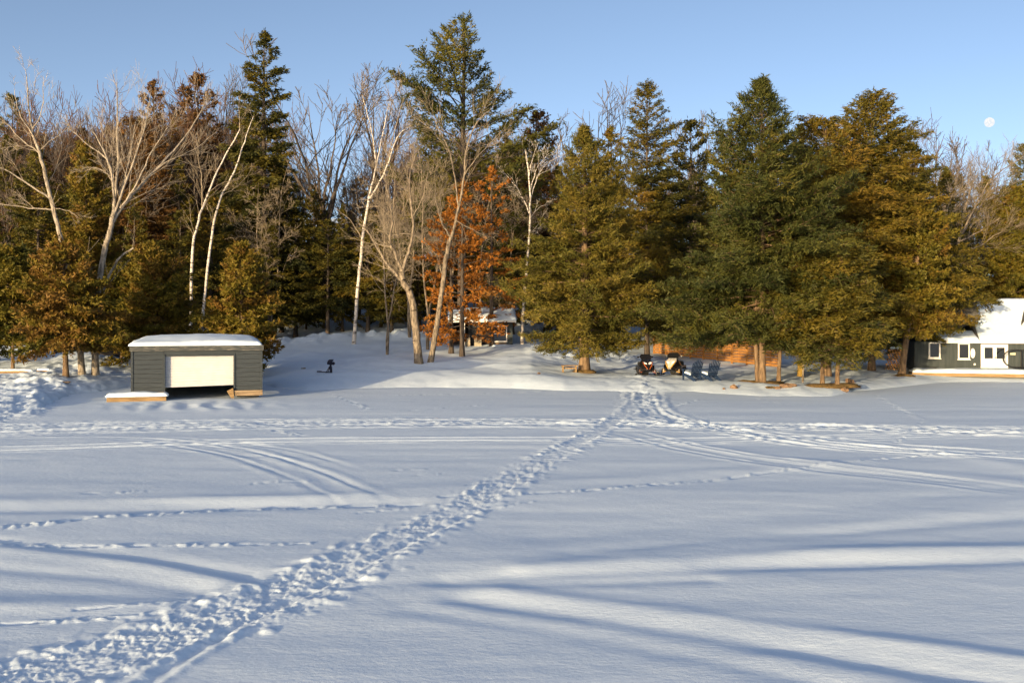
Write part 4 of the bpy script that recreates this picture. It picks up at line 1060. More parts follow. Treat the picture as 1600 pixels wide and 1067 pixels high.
# ------------------------------------------------------------------ bench, motor on its stand, other small things
def small_things():
    D = 59.3; gx = (890 - 800) / FPX * D
    b = empty("bench", (gx, D, ground_z(gx, D) + 0.05), R(8), "small weathered wooden bench left of the broad pine's trunk", "bench")
    for y in (-0.12, 0.03): bx("seat_plank", (0, y, 0.37), (0.98, 0.135, 0.05), M['bench_wood'], b, bevel=.005)
    for x in (-0.4, 0.36): bx("leg", (x, -0.04, 0.17), (0.07, 0.26, 0.36), M['bench_wood'], b, bevel=.005)
    bx("stretcher", (-0.02, -0.04, 0.22), (0.7, 0.04, 0.07), M['bench_wood'], b)
    D = 59.0; gx = (516 - 800) / FPX * D
    m = empty("outboard_motor", (gx, D, ground_z(gx, D)), R(-10), "dark outboard motor clamped to a small stand on the shaded snow", "motor"); m.scale = (1.05,) * 3
    MB().loft([[(-0.10 + x, -0.11 * s, z), (0.12 + x, -0.11 * s, z), (0.14 + x, 0.11 * s, z), (-0.10 + x, 0.11 * s, z)] for (x, z, s) in ((-0.04, 0.46, .8), (-0.06, 0.52, 1.1), (-0.02, 0.64, 1.1), (0.03, 0.72, .8), (0.05, 0.74, 0.4))]).build("cowling", M['navy_dark'], m, False, 0.02)
    bx("tiller", (0.18, 0, 0.52), (0.16, 0.05, 0.14), M['navy_dark'], m, Matrix.Rotation(R(-35), 3, 'Y'))
    MB().tube([(0.02, 0, 0.48), (0.03, 0, 0.02)], [0.07, 0.05], 8).build("shaft", M['navy_dark'], m)
    for p in (((-0.02, -0.05, 0.36), (-0.22, -0.08, 0.0)), ((0.08, 0.0, 0.36), (0.10, 0, -0.03)), ((-0.02, 0.05, 0.36), (-0.18, 0.10, 0))): MB().tube(p, 0.025, 6).build("stand_leg", M['navy_dark'], m)
    bx("foot_bar", (-0.28, -0.04, 0.05), (0.80, 0.07, 0.05), M['navy_dark'], m, Matrix.Rotation(R(2), 3, 'Y')); bx("foot_plate", (-0.62, -0.04, 0.07), (0.24, 0.1, 0.07), M['navy_dark'], m)
    # half-buried plank on the shaded snow
    D = 62; gx = (474 - 800) / FPX * D
    q = tag(bx("plank_end", (0, 0, 0), (0.28, 0.08, 0.07), M['old_wood'], None), "dark stub of wood poking from shaded snow left of the motor", "wood"); q.location = (gx, D, ground_z(gx, D) + 0.03); q.rotation_euler = (0, R(-6), R(8))
    # logs on the left bank
    for (px, D, L, rz, lab) in ((18, 57.5, 2.4, 3, "long orange-brown log under snow at the left edge"), (68, 57.6, 0.9, -24, "short pale log end beside the long log, left bank")):
        gx = (px - 800) / FPX * D; o = empty("log", (gx, D, ground_z(gx, D) + 0.04), R(rz), lab, "log")
        MB().tube([(-L / 2, 0, 0), (-L / 4, 0.02, 0.01), (L / 4, -0.02, 0), (L / 2, 0.0, -0.01)], [0.11, 0.115, 0.11, 0.10], 9).build("stem", M['bench_wood'], o, True)
        snow_slab("snow_cover", o, -L / 2, L / 2, -0.06, 0.16, lambda x, y: 0.07 + 0 * x, 0.13, 18, 7, 0, 51, round_=0.1)
    # fallen branch by the bank
    D = 51.0; gx = (104 - 800) / FPX * D
    o = tag(MB().ball((0, 0, 0), (0.22, 0.09, 0.05), 9, 5, .4, 3).build("driftwood", M['bark_dark'], None), "small dark piece of driftwood on the snow below the leaning trunk", "driftwood"); o.location = (gx, D, ground_z(gx, D) + 0.07)
    # sapling and stump among the pine trunks
    D = 53.0; gx = (1254 - 800) / FPX * D; z = ground_z(gx, D)
    s = empty("dead_sapling", (gx, D, z - 0.1), 0, "thin bare sapling stem with one drooping limb under the tall pine", "tree")
    MB().tube([(0, 0, 0), (0.03, 0, 0.7), (0.08, 0, 1.4), (0.10, 0, 2.4)], [0.055, 0.05, 0.045, 0.03], 7).build("trunk", M['bark_tan'], s, True)
    MB().tube([(0.08, 0, 1.32), (-0.3, 0, 1.45), (-0.95, 0.1, 1.72)], [0.022, 0.02, 0.012], 5).build("limb", M['bark_tan'], s); MB().tube([(0.08, 0, 1.36), (0.3, -.05, 1.48), (0.6, -0.1, 1.6)], [0.02, 0.015, 0.01], 5).build("limb", M['bark_tan'], s)
    D = 58.0; gx = (1251 - 800) / FPX * D
    s = tag(MB().loft([[(r_ * (1 + .12 * math.sin(3 * t)) * math.cos(t), r_ * math.sin(t), zz) for t in np.linspace(0, 6.283, 13)[:-1]] for (r_, zz) in ((0.22, -0.1), (0.17, 0.2), (0.16, 0.72), (0.13, 0.78))]).build("stump", M['stump'], None, True), "short yellowish tree stump behind the thin sapling", "stump"); s.location = (gx, D, ground_z(gx, D))
    # second trunk of the two-trunked pine
    D = 53.3; gx = (1184.5 - 800) / FPX * D
    s = tag(MB().tube([(0, 0, -0.2), (-0.06, 0, 0.8), (-0.12, 0, 2.2), (-0.1, 0.05, 4.5)], [0.15, 0.12, 0.10, 0.07], 8).build("slim_pine", M['bark_pine'], None, True), "slim bare stem hugging the tall pine's left side", "tree"); s.location = (gx, D, ground_z(gx, D))
    # bare earth patches at the trunks, and rocks
    for i, (px, D, rx, ry, h, lab) in enumerate([(1299, 51.2, 1.45, 0.9, 0.15, "brown needle-strewn mound at the foot of the two short hemlocks"), (1200, 53.0, 0.8, 0.6, 0.10, "brown earth patch round the tall pine's trunks"), (1168, 53.5, 0.6, 0.35, 0.08, "brown grassy patch left of the tall pine's trunks"),
                                              (912, 59.8, 0.75, 0.6, 0.13, "brown earth collar round the broad pine's trunk"), (1412, 58.6, 0.65, 0.5, 0.10, "brown earth collar round the leaning cedar's foot"), (1207, 50.5, 0.3, 0.25, 0.07, "olive tuft of dead grass on the shore snow")]):
        gx = (px - 800) / FPX * D
        o = MB().ball((0, 0, 0), (rx, ry, h), 26, 8, 0.65, i + 3, -0.05).build("bare_earth", M['earth'], None, True); o.location = (gx, D, ground_z(gx, D) + 0.01); o["kind"] = "structure"; o["label"] = lab
    for i, (px, D, r_, lab) in enumerate([(1232, 50.4, (0.42, 0.25, 0.14), "flat reddish rock at the shore left of the brown mound"), (1216, 50.2, (0.16, 0.14, 0.09), "small brown rock left of the flat reddish rock"), (1147, 50.9, (0.2, 0.16, 0.14), "dark speckled rock alone on the shore snow right of the chairs"),
                                          (1131, 50.8, (0.07, 0.07, 0.06), "pebble-sized dark rock left of the speckled rock"), (842, 56.8, (0.10, 0.08, 0.09), "small dark rock below the bench"), (1318, 50.4, (0.24, 0.2, 0.12), "pale brown rock at the right end of the brown mound"), (1328, 53.5, (0.25, 0.2, 0.16), "orange-brown rock between the mound and the leaning cedar")]):
        gx = (px - 800) / FPX * D
        o = tag(MB().ball((0, 0, 0), r_, 10, 7, 0.55, i + 20).build("rock", M['rock'], None), lab, "rock"); o.location = (gx, D, ground_z(gx, D) + r_[2] * 0.35); o.rotation_euler = (0, 0, i)
small_things()

# ------------------------------------------------------------------ moon
def moon():
    D = 4000.0; c = P(1546, 191.5, D); r_ = 7.5 / FPX * D
    me = MB().ball((0, 0, 0), r_, 48, 24)
    o = me.build("moon", None, None, True); o.location = c
    tag(o, "pale gibbous moon in the blue sky at the right", "moon")
    m, t, b = new_mat("moon_face")
    for n in list(t.nodes):
        if n.type == 'BSDF_PRINCIPLED': t.nodes.remove(n)
    tc = t.nodes.new("ShaderNodeTexCoord"); n = t.nodes.new("ShaderNodeTexNoise"); n.inputs["Scale"].default_value = 2.2 / (2 * r_) * 2; n.inputs["Detail"].default_value = 4
    t.links.new(tc.outputs["Object"], n.inputs["Vector"])
    cr = t.nodes.new("ShaderNodeValToRGB"); cr.color_ramp.elements[0].position = 0.38; cr.color_ramp.elements[1].position = 0.6
    cr.color_ramp.elements[0].color = (0.40, 0.43, 0.46, 1); cr.color_ramp.elements[1].color = (0.50, 0.49, 0.48, 1)
    t.links.new(n.outputs[0], cr.inputs[0])
    em = t.nodes.new("ShaderNodeEmission"); t.links.new(cr.outputs[0], em.inputs[0]); em.inputs[1].default_value = 1.0
    # the unlit limb has no light of its own: only the sky shows there
    ge = t.nodes.new("ShaderNodeNewGeometry"); dt = t.nodes.new("ShaderNodeVectorMath"); dt.operation = 'DOT_PRODUCT'
    ldir = Vector((0.62, -0.72, 0.30)).normalized(); dt.inputs[1].default_value = ldir
    t.links.new(ge.outputs["Normal"], dt.inputs[0])
    mr = t.nodes.new("ShaderNodeMapRange"); mr.inputs[1].default_value = -0.02; mr.inputs[2].default_value = 0.22
    t.links.new(dt.outputs["Value"], mr.inputs[0])
    tr = t.nodes.new("ShaderNodeBsdfTransparent"); mx = t.nodes.new("ShaderNodeMixShader")
    t.links.new(mr.outputs[0], mx.inputs[0]); t.links.new(tr.outputs[0], mx.inputs[1]); t.links.new(em.outputs[0], mx.inputs[2])
    t.links.new(mx.outputs[0], t.nodes["Material Output"].inputs[0])
    o.data.materials.clear(); o.data.materials.append(m)
moon()


# ------------------------------------------------------------------ trees: the ones that stand out
def hero_conifer(name, px, D, top, label, leaf, bark, R0, seed, cat="tree", rz=0.0, **kw):
    gx = (px - 800) / FPX * D; z = ground_z(gx, D)
    H = CAM_H - (top - HOR) / FPX * D - z
    wood, lf = conifer(name, H, R0, seed, **kw)
    root = empty(name, (gx, D, z), rz, label, cat)
    link("trunk", wood, bark, root); link("crown", lf, leaf, root)
    return root

LP, LH, LC, LR = M['leaf_pine'], M['leaf_hem'], M['leaf_cedar'], M['leaf_rust']
BP, BD, BT = M['bark_pine'], M['bark_dark'], M['bark_tan']
PINE = dict(ln=0.26, wd=0.031, per=8, tw=0.62, step=0.34, curl=0.35, inner=0.12)
HEM = dict(ln=0.26, wd=0.037, per=7, tw=0.62, step=0.34, curl=-0.25, flat=0.6, inner=0.08)
CED = dict(ln=0.24, wd=0.06, per=5, tw=0.55, step=0.28, curl=0.5, inner=0.06, spread_=0.65)

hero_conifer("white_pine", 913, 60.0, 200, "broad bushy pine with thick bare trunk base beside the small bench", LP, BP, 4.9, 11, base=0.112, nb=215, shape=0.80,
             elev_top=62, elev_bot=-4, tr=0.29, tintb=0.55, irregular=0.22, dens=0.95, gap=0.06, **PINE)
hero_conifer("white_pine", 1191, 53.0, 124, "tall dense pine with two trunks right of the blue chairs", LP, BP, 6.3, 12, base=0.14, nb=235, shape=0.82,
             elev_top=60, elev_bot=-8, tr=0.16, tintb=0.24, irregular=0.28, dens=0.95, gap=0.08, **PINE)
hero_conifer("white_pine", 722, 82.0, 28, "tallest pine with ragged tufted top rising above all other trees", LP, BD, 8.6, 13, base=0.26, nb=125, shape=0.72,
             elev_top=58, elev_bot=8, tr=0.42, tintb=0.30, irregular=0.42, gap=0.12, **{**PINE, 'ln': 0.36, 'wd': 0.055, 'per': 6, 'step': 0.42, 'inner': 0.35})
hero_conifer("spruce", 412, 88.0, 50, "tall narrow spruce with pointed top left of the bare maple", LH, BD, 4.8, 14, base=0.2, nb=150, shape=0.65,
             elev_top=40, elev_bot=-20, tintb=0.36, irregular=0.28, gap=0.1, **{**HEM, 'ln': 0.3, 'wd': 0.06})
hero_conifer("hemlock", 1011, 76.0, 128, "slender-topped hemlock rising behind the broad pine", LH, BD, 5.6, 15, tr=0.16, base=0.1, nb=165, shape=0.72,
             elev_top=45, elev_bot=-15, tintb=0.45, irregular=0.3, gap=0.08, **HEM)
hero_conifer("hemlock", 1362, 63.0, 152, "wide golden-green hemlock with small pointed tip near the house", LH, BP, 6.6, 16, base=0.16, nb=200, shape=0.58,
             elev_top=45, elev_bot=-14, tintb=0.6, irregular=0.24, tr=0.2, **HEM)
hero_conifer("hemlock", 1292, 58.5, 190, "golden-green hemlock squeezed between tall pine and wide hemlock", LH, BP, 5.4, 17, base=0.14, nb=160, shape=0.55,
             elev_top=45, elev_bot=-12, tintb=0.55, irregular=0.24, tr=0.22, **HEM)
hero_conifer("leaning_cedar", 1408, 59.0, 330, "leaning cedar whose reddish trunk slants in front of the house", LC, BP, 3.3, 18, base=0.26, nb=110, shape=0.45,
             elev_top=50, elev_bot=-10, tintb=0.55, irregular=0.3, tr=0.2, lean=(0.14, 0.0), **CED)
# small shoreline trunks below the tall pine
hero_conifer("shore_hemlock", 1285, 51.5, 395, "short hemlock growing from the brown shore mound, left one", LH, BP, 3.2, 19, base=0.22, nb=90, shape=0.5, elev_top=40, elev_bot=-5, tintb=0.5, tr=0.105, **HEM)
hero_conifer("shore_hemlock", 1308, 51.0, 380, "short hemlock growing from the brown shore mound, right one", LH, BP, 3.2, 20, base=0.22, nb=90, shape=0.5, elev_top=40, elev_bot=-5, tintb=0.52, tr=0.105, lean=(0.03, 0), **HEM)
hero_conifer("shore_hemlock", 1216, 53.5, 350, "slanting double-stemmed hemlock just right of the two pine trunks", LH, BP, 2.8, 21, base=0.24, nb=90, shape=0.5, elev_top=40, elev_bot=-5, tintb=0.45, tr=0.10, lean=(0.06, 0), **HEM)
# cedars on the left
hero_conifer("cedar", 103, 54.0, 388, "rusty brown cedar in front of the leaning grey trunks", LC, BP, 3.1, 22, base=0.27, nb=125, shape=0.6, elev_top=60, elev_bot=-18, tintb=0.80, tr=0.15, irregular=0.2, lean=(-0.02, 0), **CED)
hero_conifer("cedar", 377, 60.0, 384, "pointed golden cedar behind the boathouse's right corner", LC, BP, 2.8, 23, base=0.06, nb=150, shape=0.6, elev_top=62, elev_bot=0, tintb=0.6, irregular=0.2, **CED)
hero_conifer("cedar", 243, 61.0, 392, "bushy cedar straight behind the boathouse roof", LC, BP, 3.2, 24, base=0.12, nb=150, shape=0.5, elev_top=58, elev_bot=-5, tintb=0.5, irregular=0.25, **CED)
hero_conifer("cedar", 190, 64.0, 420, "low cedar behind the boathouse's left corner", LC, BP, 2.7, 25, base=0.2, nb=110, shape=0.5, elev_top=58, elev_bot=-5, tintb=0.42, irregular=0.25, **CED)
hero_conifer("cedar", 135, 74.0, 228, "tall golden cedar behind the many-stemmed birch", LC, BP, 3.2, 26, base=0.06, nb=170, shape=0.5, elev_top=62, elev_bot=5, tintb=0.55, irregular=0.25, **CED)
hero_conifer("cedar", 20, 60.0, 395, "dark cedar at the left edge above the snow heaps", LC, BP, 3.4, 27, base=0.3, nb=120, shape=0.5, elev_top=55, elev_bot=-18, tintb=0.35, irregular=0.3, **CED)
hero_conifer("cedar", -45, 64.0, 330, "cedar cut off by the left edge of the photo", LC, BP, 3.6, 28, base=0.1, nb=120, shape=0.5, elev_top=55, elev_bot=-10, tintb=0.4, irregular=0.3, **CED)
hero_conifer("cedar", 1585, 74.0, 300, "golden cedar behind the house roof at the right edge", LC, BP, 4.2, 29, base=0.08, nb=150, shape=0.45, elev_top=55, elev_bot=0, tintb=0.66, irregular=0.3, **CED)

# orange-leaved tree by the shed
def orange_tree(px, D, top, label, seed, R0):
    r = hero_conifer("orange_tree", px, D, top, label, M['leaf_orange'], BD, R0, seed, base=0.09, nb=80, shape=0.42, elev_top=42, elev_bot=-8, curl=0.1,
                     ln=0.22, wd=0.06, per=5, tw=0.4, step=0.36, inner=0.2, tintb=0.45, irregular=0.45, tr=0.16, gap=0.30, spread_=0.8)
    return r
orange_tree(722, 69.0, 285, "bright orange-leaved tree with dark forked trunk in front of the shed", 31, 3.1)
orange_tree(705, 71.5, 330, "thinner orange-leaved tree left of the forked orange tree", 32, 2.2)
orange_tree(768, 76.0, 262, "orange-leaved tree standing beside the shed", 33, 2.6)

# leafless trees with a shape of their own
BI, TT, TG, TR = M['birch'], M['twig_tan'], M['twig_grey'], M['twig_red']
hero_bare("birch", 56.0, [
    ([(149, 592), (150, 490), (158, 420), (172, 360), (178, 330)], 0.26, 0.17, 0),
    ([(178, 330), (178, 300), (172, 258), (155, 222), (142, 202)], 0.12, 0.03, 0.9),
    ([(178, 330), (184, 250), (183, 180), (182, 128)], 0.13, 0.02, 1.1),
    ([(172, 352), (200, 312), (240, 268), (290, 213), (320, 163)], 0.15, 0.03, 1.3),
    ([(232, 276), (262, 252), (300, 236), (338, 206)], 0.07, 0.02, 0.8),
    ([(178, 300), (166, 250), (135, 224), (106, 200)], 0.08, 0.02, 0.8),
    ([(180, 332), (203, 268), (226, 200), (237, 138)], 0.10, 0.02, 1.1),
    ([(188, 325), (214, 288), (236, 240), (262, 200)], 0.08, 0.02, 0.9),
    ([(176, 345), (192, 290), (205, 235), (212, 190)], 0.08, 0.02, 0.9),
    ([(172, 275), (150, 262), (135, 268)], 0.05, 0.015, 0.5),
    ([(151, 505), (165, 445), (188, 402), (209, 388)], 0.12, 0.05, 0.2)], 41, "many-stemmed pale birch fanning out left of the boathouse", M['bark_pale'], M['twig_pale'], nch=(6, 9))
hero_bare("leaning_tree", 55.5, [
    ([(129, 594), (119, 475), (101, 395), (82, 322), (65, 250), (50, 205)], 0.24, 0.09, 0.5),
    ([(50, 205), (45, 160), (40, 108)], 0.09, 0.015, 0.9),
    ([(54, 215), (30, 175), (22, 140)], 0.06, 0.015, 0.8), ([(50, 205), (66, 170), (68, 120)], 0.06, 0.015, 0.8),
    ([(80, 312), (45, 288), (0, 262), (-30, 250)], 0.08, 0.02, 1.0), ([(86, 328), (45, 325), (-10, 318)], 0.07, 0.02, 0.8),
    ([(62, 235), (82, 218), (102, 204)], 0.05, 0.015, 0.6), ([(86, 326), (108, 330), (126, 342)], 0.05, 0.015, 0.5),
    ([(62, 240), (30, 215), (0, 180)], 0.06, 0.015, 0.8)], 42, "grey trunk leaning left with broken pale side limbs", M['bark_pale'], M['twig_pale'], nch=(5, 8))
hero_bare("birch", 74.0, [
    ([(297, 500), (300, 410), (308, 352), (322, 310), (346, 255), (375, 203)], 0.16, 0.05, 0.6), ([(375, 203), (373, 160)], 0.05, 0.012, 0.6),
    ([(316, 330), (314, 272), (304, 228)], 0.07, 0.015, 1.0), ([(326, 300), (350, 285), (372, 282)], .05, .015, .6)], 43, "slender white birch forking once, left of a birch pair", BI, TT, nch=(7, 10))
hero_bare("birch", 75.0, [
    ([(311, 500), (328, 390), (343, 315), (366, 268), (382, 222), (396, 182)], 0.15, 0.03, 0.8), ([(348, 305), (372, 290), (392, 268)], 0.05, 0.015, 0.7)],
    44, "slender white birch slanting right, right of a birch pair", BI, TT, nch=(7, 10))
hero_bare("birch", 79.0, [
    ([(552, 550), (559, 455), (567, 372), (577, 305)], 0.19, 0.13, 0), ([(577, 305), (588, 260), (600, 200), (612, 148)], 0.10, 0.015, 1.3),
    ([(578, 312), (604, 262), (620, 216), (642, 196)], 0.10, 0.02, 1.2), ([(588, 260), (581, 205), (566, 150)], 0.08, 0.015, 1.1),
    ([(604, 262), (618, 200), (632, 150)], 0.07, 0.015, 1.1), ([(620, 218), (640, 216), (662, 217)], 0.05, 0.015, .6),
    ([(565, 372), (548, 345), (536, 334)], 0.06, 0.02, 0.4)], 45, "straight white birch left of the forked trunks, with fine upright crown", BI, M['twig_tan'], nch=(7, 11))
hero_bare("maple", 64.0, [
    ([(655, 576), (650, 520), (643, 466), (631, 442), (628, 424)], 0.36, 0.22, 0), ([(631, 442), (620, 430), (603, 410), (589, 386), (575, 363), (560, 350)], 0.17, 0.04, 1.0),
    ([(628, 424), (616, 393), (609, 377), (613, 344), (608, 310), (598, 268)], 0.15, 0.03, 1.3), ([(628, 424), (638, 393), (645, 365), (644, 330), (640, 280), (652, 232)], 0.16, 0.03, 1.3),
    ([(613, 388), (598, 384), (585, 380)], .06, .02, .5), ([(612, 368), (632, 365), (655, 372), (682, 398)], 0.07, 0.02, 0.8), ([(644, 340), (660, 310), (668, 270)], 0.06, 0.02, 1.0)],
    46, "thick tan maple trunk dividing into crooked limbs, left of a trunk pair", BT, TT, nch=(6, 9))
hero_bare("maple", 64.5, [
    ([(672, 576), (685, 492), (699, 393), (705, 372)], 0.24, 0.16, 0), ([(705, 372), (716, 330), (725, 275), (729, 232), (746, 192), (772, 166)], 0.13, 0.02, 1.3),
    ([(705, 372), (692, 350), (682, 318), (680, 270)], 0.08, 0.02, 1.2), ([(717, 325), (706, 250), (690, 210), (678, 186)], 0.08, 0.02, 1.1), ([(725, 275), (750, 240), (785, 205)], 0.07, 0.02, 1.1),
    ([(712, 345), (740, 360), (765, 372)], 0.05, 0.015, 0.7)], 47, "slim tan maple slanting right in front of the orange leaves", BT, TT, nch=(6, 9))
hero_bare("birch", 77.0, [
    ([(815, 545), (817, 485), (823, 420), (828, 335), (827, 280), (821, 232)], 0.17, 0.05, 0.3), ([(828, 335), (812, 300), (798, 282), (783, 262)], 0.07, 0.015, 0.8),
    ([(828, 318), (838, 280), (852, 258), (872, 246)], 0.07, 0.015, 0.9), ([(828, 300), (840, 262), (858, 240)], 0.05, 0.015, 0.7), ([(827, 275), (832, 250), (842, 222)], .05, .015, .7),
    ([(829, 340), (842, 325), (858, 318)], 0.05, 0.015, 0.6), ([(824, 372), (834, 362), (846, 354)], .04, .015, .4)], 48, "lone white birch between the shed and the broad pine", BI, M['birch'], nch=(6, 9), twl=0.8)
hero_bare("leafless_tree", 73.0, [
    ([(1486, 470), (1487, 420), (1492, 395), (1500, 372)], 0.16, 0.12, 0), ([(1500, 372), (1520, 330), (1545, 285), (1572, 262), (1600, 245)], 0.10, 0.02, 1.4), ([(1498, 378), (1530, 362), (1570, 335), (1610, 310)], 0.09, 0.02, 1.3),
    ([(1495, 385), (1508, 330), (1520, 285), (1526, 262)], 0.08, 0.02, 1.1), ([(1492, 395), (1530, 385), (1560, 365), (1600, 350)], 0.08, 0.02, 1.2), ([(1500, 372), (1535, 320), (1580, 290), (1620, 265)], .08, .02, 1.2),
    ([(1490, 400), (1478, 340), (1492, 300)], 0.05, 0.015, 0.8)], 49, "tan leafless tree fanning right above the house roof", BT, TT, nch=(11, 15))

# repeating kinds: meshes shared by copies
PB = {}
PB['maple'] = [bare_proto("bare%d" % i, 20, 60 + i, sd, st, fk, maxl=3, nchild=(8, 10), r=0.30, rmin=0.021) for i, (sd, st, fk) in enumerate([(38, 6, .38), (30, 5, .45), (44, 7, .33)])]
PB['sap'] = [sapling_proto('sap%d' % i, 12, 170 + i, stems=1 + i % 2) for i in range(4)]
PB['twiggy'] = [bare_proto("twiggy%d" % i, 16, 70 + i, sd, st, fk, maxl=3, nchild=(9, 11), r=0.10) for i, (sd, st, fk) in enumerate([(26, 6, .3), (34, 7, .25)])]
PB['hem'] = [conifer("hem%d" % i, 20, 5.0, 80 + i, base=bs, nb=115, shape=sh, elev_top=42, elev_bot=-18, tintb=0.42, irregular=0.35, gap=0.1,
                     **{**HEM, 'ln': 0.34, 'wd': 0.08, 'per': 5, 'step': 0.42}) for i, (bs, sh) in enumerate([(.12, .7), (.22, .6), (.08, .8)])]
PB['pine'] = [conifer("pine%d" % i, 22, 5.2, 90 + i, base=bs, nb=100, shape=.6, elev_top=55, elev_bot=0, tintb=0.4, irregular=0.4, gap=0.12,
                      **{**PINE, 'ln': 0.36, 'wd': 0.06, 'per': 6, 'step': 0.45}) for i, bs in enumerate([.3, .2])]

def bare(kind, i, px, D, top, label, bark, twig, name="bare_maple", group=None, wide=1.0, rz=None):
    H = {'maple': 20, 'twiggy': 16, 'sap': 12}[kind]
    r = plant(name, PB[kind][i % len(PB[kind])], (bark, twig), px, D, label, "tree", group, top=top, H=H, rz=rz)
    s = r.scale[2]; r.scale = (s * wide, s * wide, s); return r

def ever(kind, i, px, D, top, label, leaf, name="hemlock", group=None, wide=1.0):
    H = {'hem': 20, 'pine': 22}[kind]
    wood, lf = PB[kind][i % len(PB[kind])]
    r = plant(name, (wood, lf), (BD, None), px, D, label, "tree", group, top=top, H=H)
    cr = [c for c in r.children if c.name.startswith("crown")][0]
    if len(lf.materials) == 0: lf.materials.append(leaf)
    cr.material_slots[0].link = 'OBJECT'; cr.material_slots[0].material = leaf
    s = r.scale[2]; r.scale = (s * wide, s * wide, s); return r

def bare2(*a, **k):
    r = bare(*a, **k); return r

# named background trees
for (k, i, px, D, top, lab, wide) in [
    ('maple', 0, 508, 100, 92, "big dark leafless maple fanned against the sky between spruce and birches", 1.0),
    ('maple', 1, 590, 106, 108, "dark leafless maple behind the straight white birch", 0.9),
    ('maple', 2, 930, 112, 140, "round leafless crown against the sky right of the tallest pine", 0.95),
    ('maple', 0, 1452, 105, 185, "leafless crown showing above the wide golden hemlock", 0.9),
    ('maple', 1, 1085, 96, 175, "thin leafless tree in the gap left of the tall dense pine", 0.6),
    ('maple', 2, 330, 118, 108, "thin purple-grey leafless tree left of the spruce", 0.8),
    ('maple', 1, 1535, 120, 225, "small leafless crown below the moon", 0.8)]:
    bare('maple', i, px, D, top, lab, BD, TG, wide=wide)
for (i, px, D, top, lab) in [(0, 605, 72, 262, "tan sapling between straight birch and thick maple"), (1, 668, 74, 205, "tan sapling behind the maple trunk pair"),
                             (0, 752, 79, 190, "tan twiggy tree before the tallest pine's trunk"), (1, 640, 82, 160, "twiggy tree with reddish top left of the tallest pine"),
                             (0, 425, 84, 240, "tan sapling in front of the spruce"),
                             (1, 700, 86, 185, "tan twiggy tree left of the tallest pine's trunk"), (0, 800, 84, 230, "twiggy sapling right of the tallest pine"), (1, 1455, 78, 300, "twiggy sapling behind the wide hemlock")]:
    bare('sap', i + int(px), px, D, top, lab, BT, TT, name="sapling", wide=1.0)
for (k, i, px, D, top, lab, lf, wide) in [
    ('hem', 0, 440, 92, 262, "dark hemlock before the dark garage", LH, 0.85), ('hem', 1, 490, 98, 300, "dark hemlock above the basketball hoop", LH, 0.85), ('hem', 2, 535, 90, 322, "dark hemlock left of the straight birch", LH, .85),
    ('hem', 0, 595, 92, 350, "dark hemlock right of the straight birch", LH, .85), ('hem', 1, 635, 96, 300, "dark hemlock behind the thick maple", LH, .8), ('hem', 2, 690, 98, 260, "dark hemlock behind the orange leaves", LH, .9),
    ('hem', 1, 838, 92, 176, "brown-tinged hemlock right of the tallest pine", LR, .9), ('hem', 0, 790, 95, 215, "hemlock between tallest pine and lone birch", LH, .9), ('hem', 2, 872, 88, 260, "hemlock behind the lone birch", LH, .9),
    ('hem', 0, 240, 105, 128, "rust-tinged hemlock above the birch's right limbs", LR, .8), ('hem', 1, 310, 100, 118, "broad rust-tinged hemlock left of the spruce", LR, 0.9), ('hem', 2, 280, 88, 250, "dark hemlock behind the birch limbs", LH, .9),
    ('hem', 0, 360, 92, 270, "dark hemlock behind the birch pair", LH, .9), ('hem', 1, 60, 82, 235, "dark hemlock behind the leaning grey trunk", LH, .9), ('hem', 0, 12, 86, 215, "hemlock at the left edge, farther back", LH, .9),
    ('hem', 2, 210, 84, 290, "dark hemlock behind the many-stemmed birch", LH, .8), ('hem', 1, 1080, 82, 190, "hemlock right of the slender-topped hemlock", LH, .85), ('hem', 0, 955, 86, 200, "hemlock left of the slender-topped hemlock", LH, .85),
    ('hem', 2, 1250, 80, 195, "hemlock behind the tall dense pine", LH, .9), ('hem', 1, 1425, 76, 225, "golden hemlock behind the wide hemlock's right side", LH, .95), ('hem', 0, 1480, 84, 265, "hemlock behind the house's left end", LH, .9),
    ('hem', 2, 1540, 88, 275, "golden hemlock behind the house roof", LC, .9), ('hem', 0, 1640, 80, 240, "hemlock cut off by the right edge", LH, .9), ('hem', 1, 1130, 88, 230, "hemlock left of the tall dense pine's crown", LH, .85),
    ('pine', 0, 1600, 118, 228, "dark round-topped pine at the right edge behind the house", LP, .8), ('pine', 1, 20, 112, 150, "dark pine top at the far left", LP, .8)]:
    ever(k, i, px, D, top, lab, lf, wide=wide, name={'hem': 'hemlock', 'pine': 'white_pine'}[k])

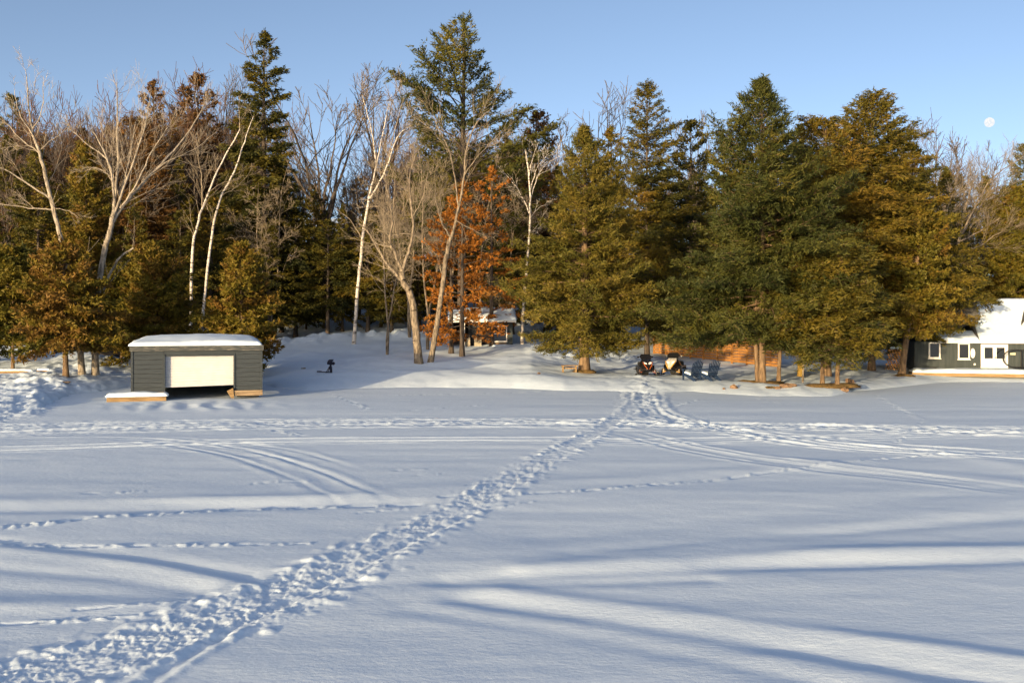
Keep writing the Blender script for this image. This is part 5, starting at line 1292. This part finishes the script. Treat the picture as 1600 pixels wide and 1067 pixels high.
# the wood on the hillside behind
tl = np.array([(-200, 190), (0, 175), (100, 180), (200, 160), (300, 140), (380, 150), (450, 215), (520, 260), (590, 230), (650, 200), (720, 190), (800, 195), (860, 205), (930, 260), (1000, 250), (1080, 235), (1150, 250), (1250, 205), (1400, 205), (1500, 250), (1600, 250), (1800, 260)], float)
g = np.random.default_rng(5)
for j in range(190):
    D = float(g.uniform(96, 165)); px = float(-140 + 1880 * ((j * 0.618034) % 1.0))
    top = float(np.interp(px, tl[:, 0], tl[:, 1]) + abs(g.normal(0, 45)))
    u = g.uniform()
    red = px < 420 or 620 < px < 880
    if u < 0.45:
        ever('hem', int(g.integers(3)), px, D, top + 25, "evergreen standing deep in the hillside wood", LR if (red and g.uniform() < 0.4) else LH, group="evergreens of the hillside wood", wide=float(g.uniform(.7, .95)))
    elif u < 0.8:
        bare('twiggy', int(g.integers(2)), px, D, top, "thin leafless tree standing deep in the hillside wood", BD, TR if red else TG, name="leafless_tree", group="leafless trees of the hillside wood", wide=float(g.uniform(.8, 1.1)))
    else:
        bare('maple', int(g.integers(3)), px, D, top, "thin leafless tree standing deep in the hillside wood", BD, TR if red else TG, name="leafless_tree", group="leafless trees of the hillside wood", wide=float(g.uniform(.7, .9)))
for j in range(44):       # reddish budding crowns that fill the left skyline and the middle
    D = float(g.uniform(94, 128)); u = (j * 0.618034) % 1.0; px = float(-60 + 470 * u / 0.72) if u < 0.72 else float(560 + 320 * (u - 0.72) / 0.28)
    bare('twiggy', int(g.integers(2)), px, D, float(np.interp(px, tl[:, 0], tl[:, 1]) + abs(g.normal(0, 40)) - 8), "reddish-brown leafless tree high on the wooded slope", BD, TR, name="leafless_tree", group="reddish leafless trees on the slope", wide=float(g.uniform(.9, 1.3)))
for j in range(4):       # thin pale stems in front of the dark wood
    D = float(g.uniform(80, 96)); px = float(230 + 640 * ((j * 0.618034) % 1.0))
    bare('sap', int(g.integers(4)), px, D, float(g.uniform(230, 400)), "thin tan sapling among the dark trees behind the lawn", BT, TT, name="sapling", group="thin tan saplings before the dark wood", wide=float(g.uniform(.8, 1.2)))
for j in range(20):
    D = float(g.uniform(86, 100)); px = float(-40 + 330 * ((j * 0.618034) % 1.0))
    if j % 2:
        ever('hem', int(g.integers(3)), px, D, float(np.interp(px, tl[:, 0], tl[:, 1]) + 25 + abs(g.normal(0, 45))), "evergreen standing deep in the hillside wood", LH if j % 4 == 1 else LR, group="evergreens of the hillside wood", wide=1.0)
        continue
    bare('twiggy', int(g.integers(2)), px, D, float(np.interp(px, tl[:, 0], tl[:, 1]) + abs(g.normal(0, 30)) - 5), "reddish-brown leafless tree high on the wooded slope", BD, TR if j % 3 else TG, name="leafless_tree", group="reddish leafless trees on the slope", wide=float(g.uniform(.9, 1.3)))
# bare trunks and low evergreens that close the view under the crowns
g = np.random.default_rng(8)
for j in range(60):
    D = float(g.uniform(90, 112)); px = float(-80 + 1300 * ((j * 0.618034) % 1.0))
    ever('hem', int(g.integers(3)), px, D, float(g.uniform(330, 450)), "low dark evergreen under the tall trees behind the lawn", LH, group="low evergreens under the tall trees", wide=float(g.uniform(.8, 1.2)))

for (px, D, top, lab) in [(1215, 84, 420, "low evergreen behind the fence's right end"), (1345, 76, 470, "low dark evergreen right of the short shore hemlocks"), (1372, 80, 430, "low dark evergreen left of the firewood stack"),
                          (1300, 80, 440, "low dark evergreen behind the short shore hemlocks"), (1400, 74, 465, "low dark evergreen right behind the firewood stack"), (1040, 90, 420, "low evergreen behind the fence's left end"),
                          (1120, 88, 400, "low evergreen behind the middle of the fence"), (880, 84, 470, "low evergreen on the mound behind the broad pine")]:
    ever('hem', int(px), px, D, top, lab, LH, wide=1.5)

for (px, D, top, lab) in [(462, 88, 330, "dark hemlock with bare lower trunk left of the basketball hoop"), (512, 86, 345, "dark hemlock with bare lower trunk right of the basketball hoop"), (575, 87, 330, "dark hemlock just right of the straight birch's foot"),
                          (612, 85, 372, "small dark hemlock between straight birch and thick maple"), (655, 88, 330, "dark hemlock behind the trunk pair"), (420, 84, 352, "dark hemlock right of the pointed golden cedar"), (330, 82, 300, "dark hemlock behind the boathouse's right half"), (282, 78, 330, "dark hemlock above the boathouse's middle"), (800, 84, 330, "dark hemlock behind the shed")]:
    ever('hem', int(px) // 7, px, D, top, lab, LH, wide=1.25)
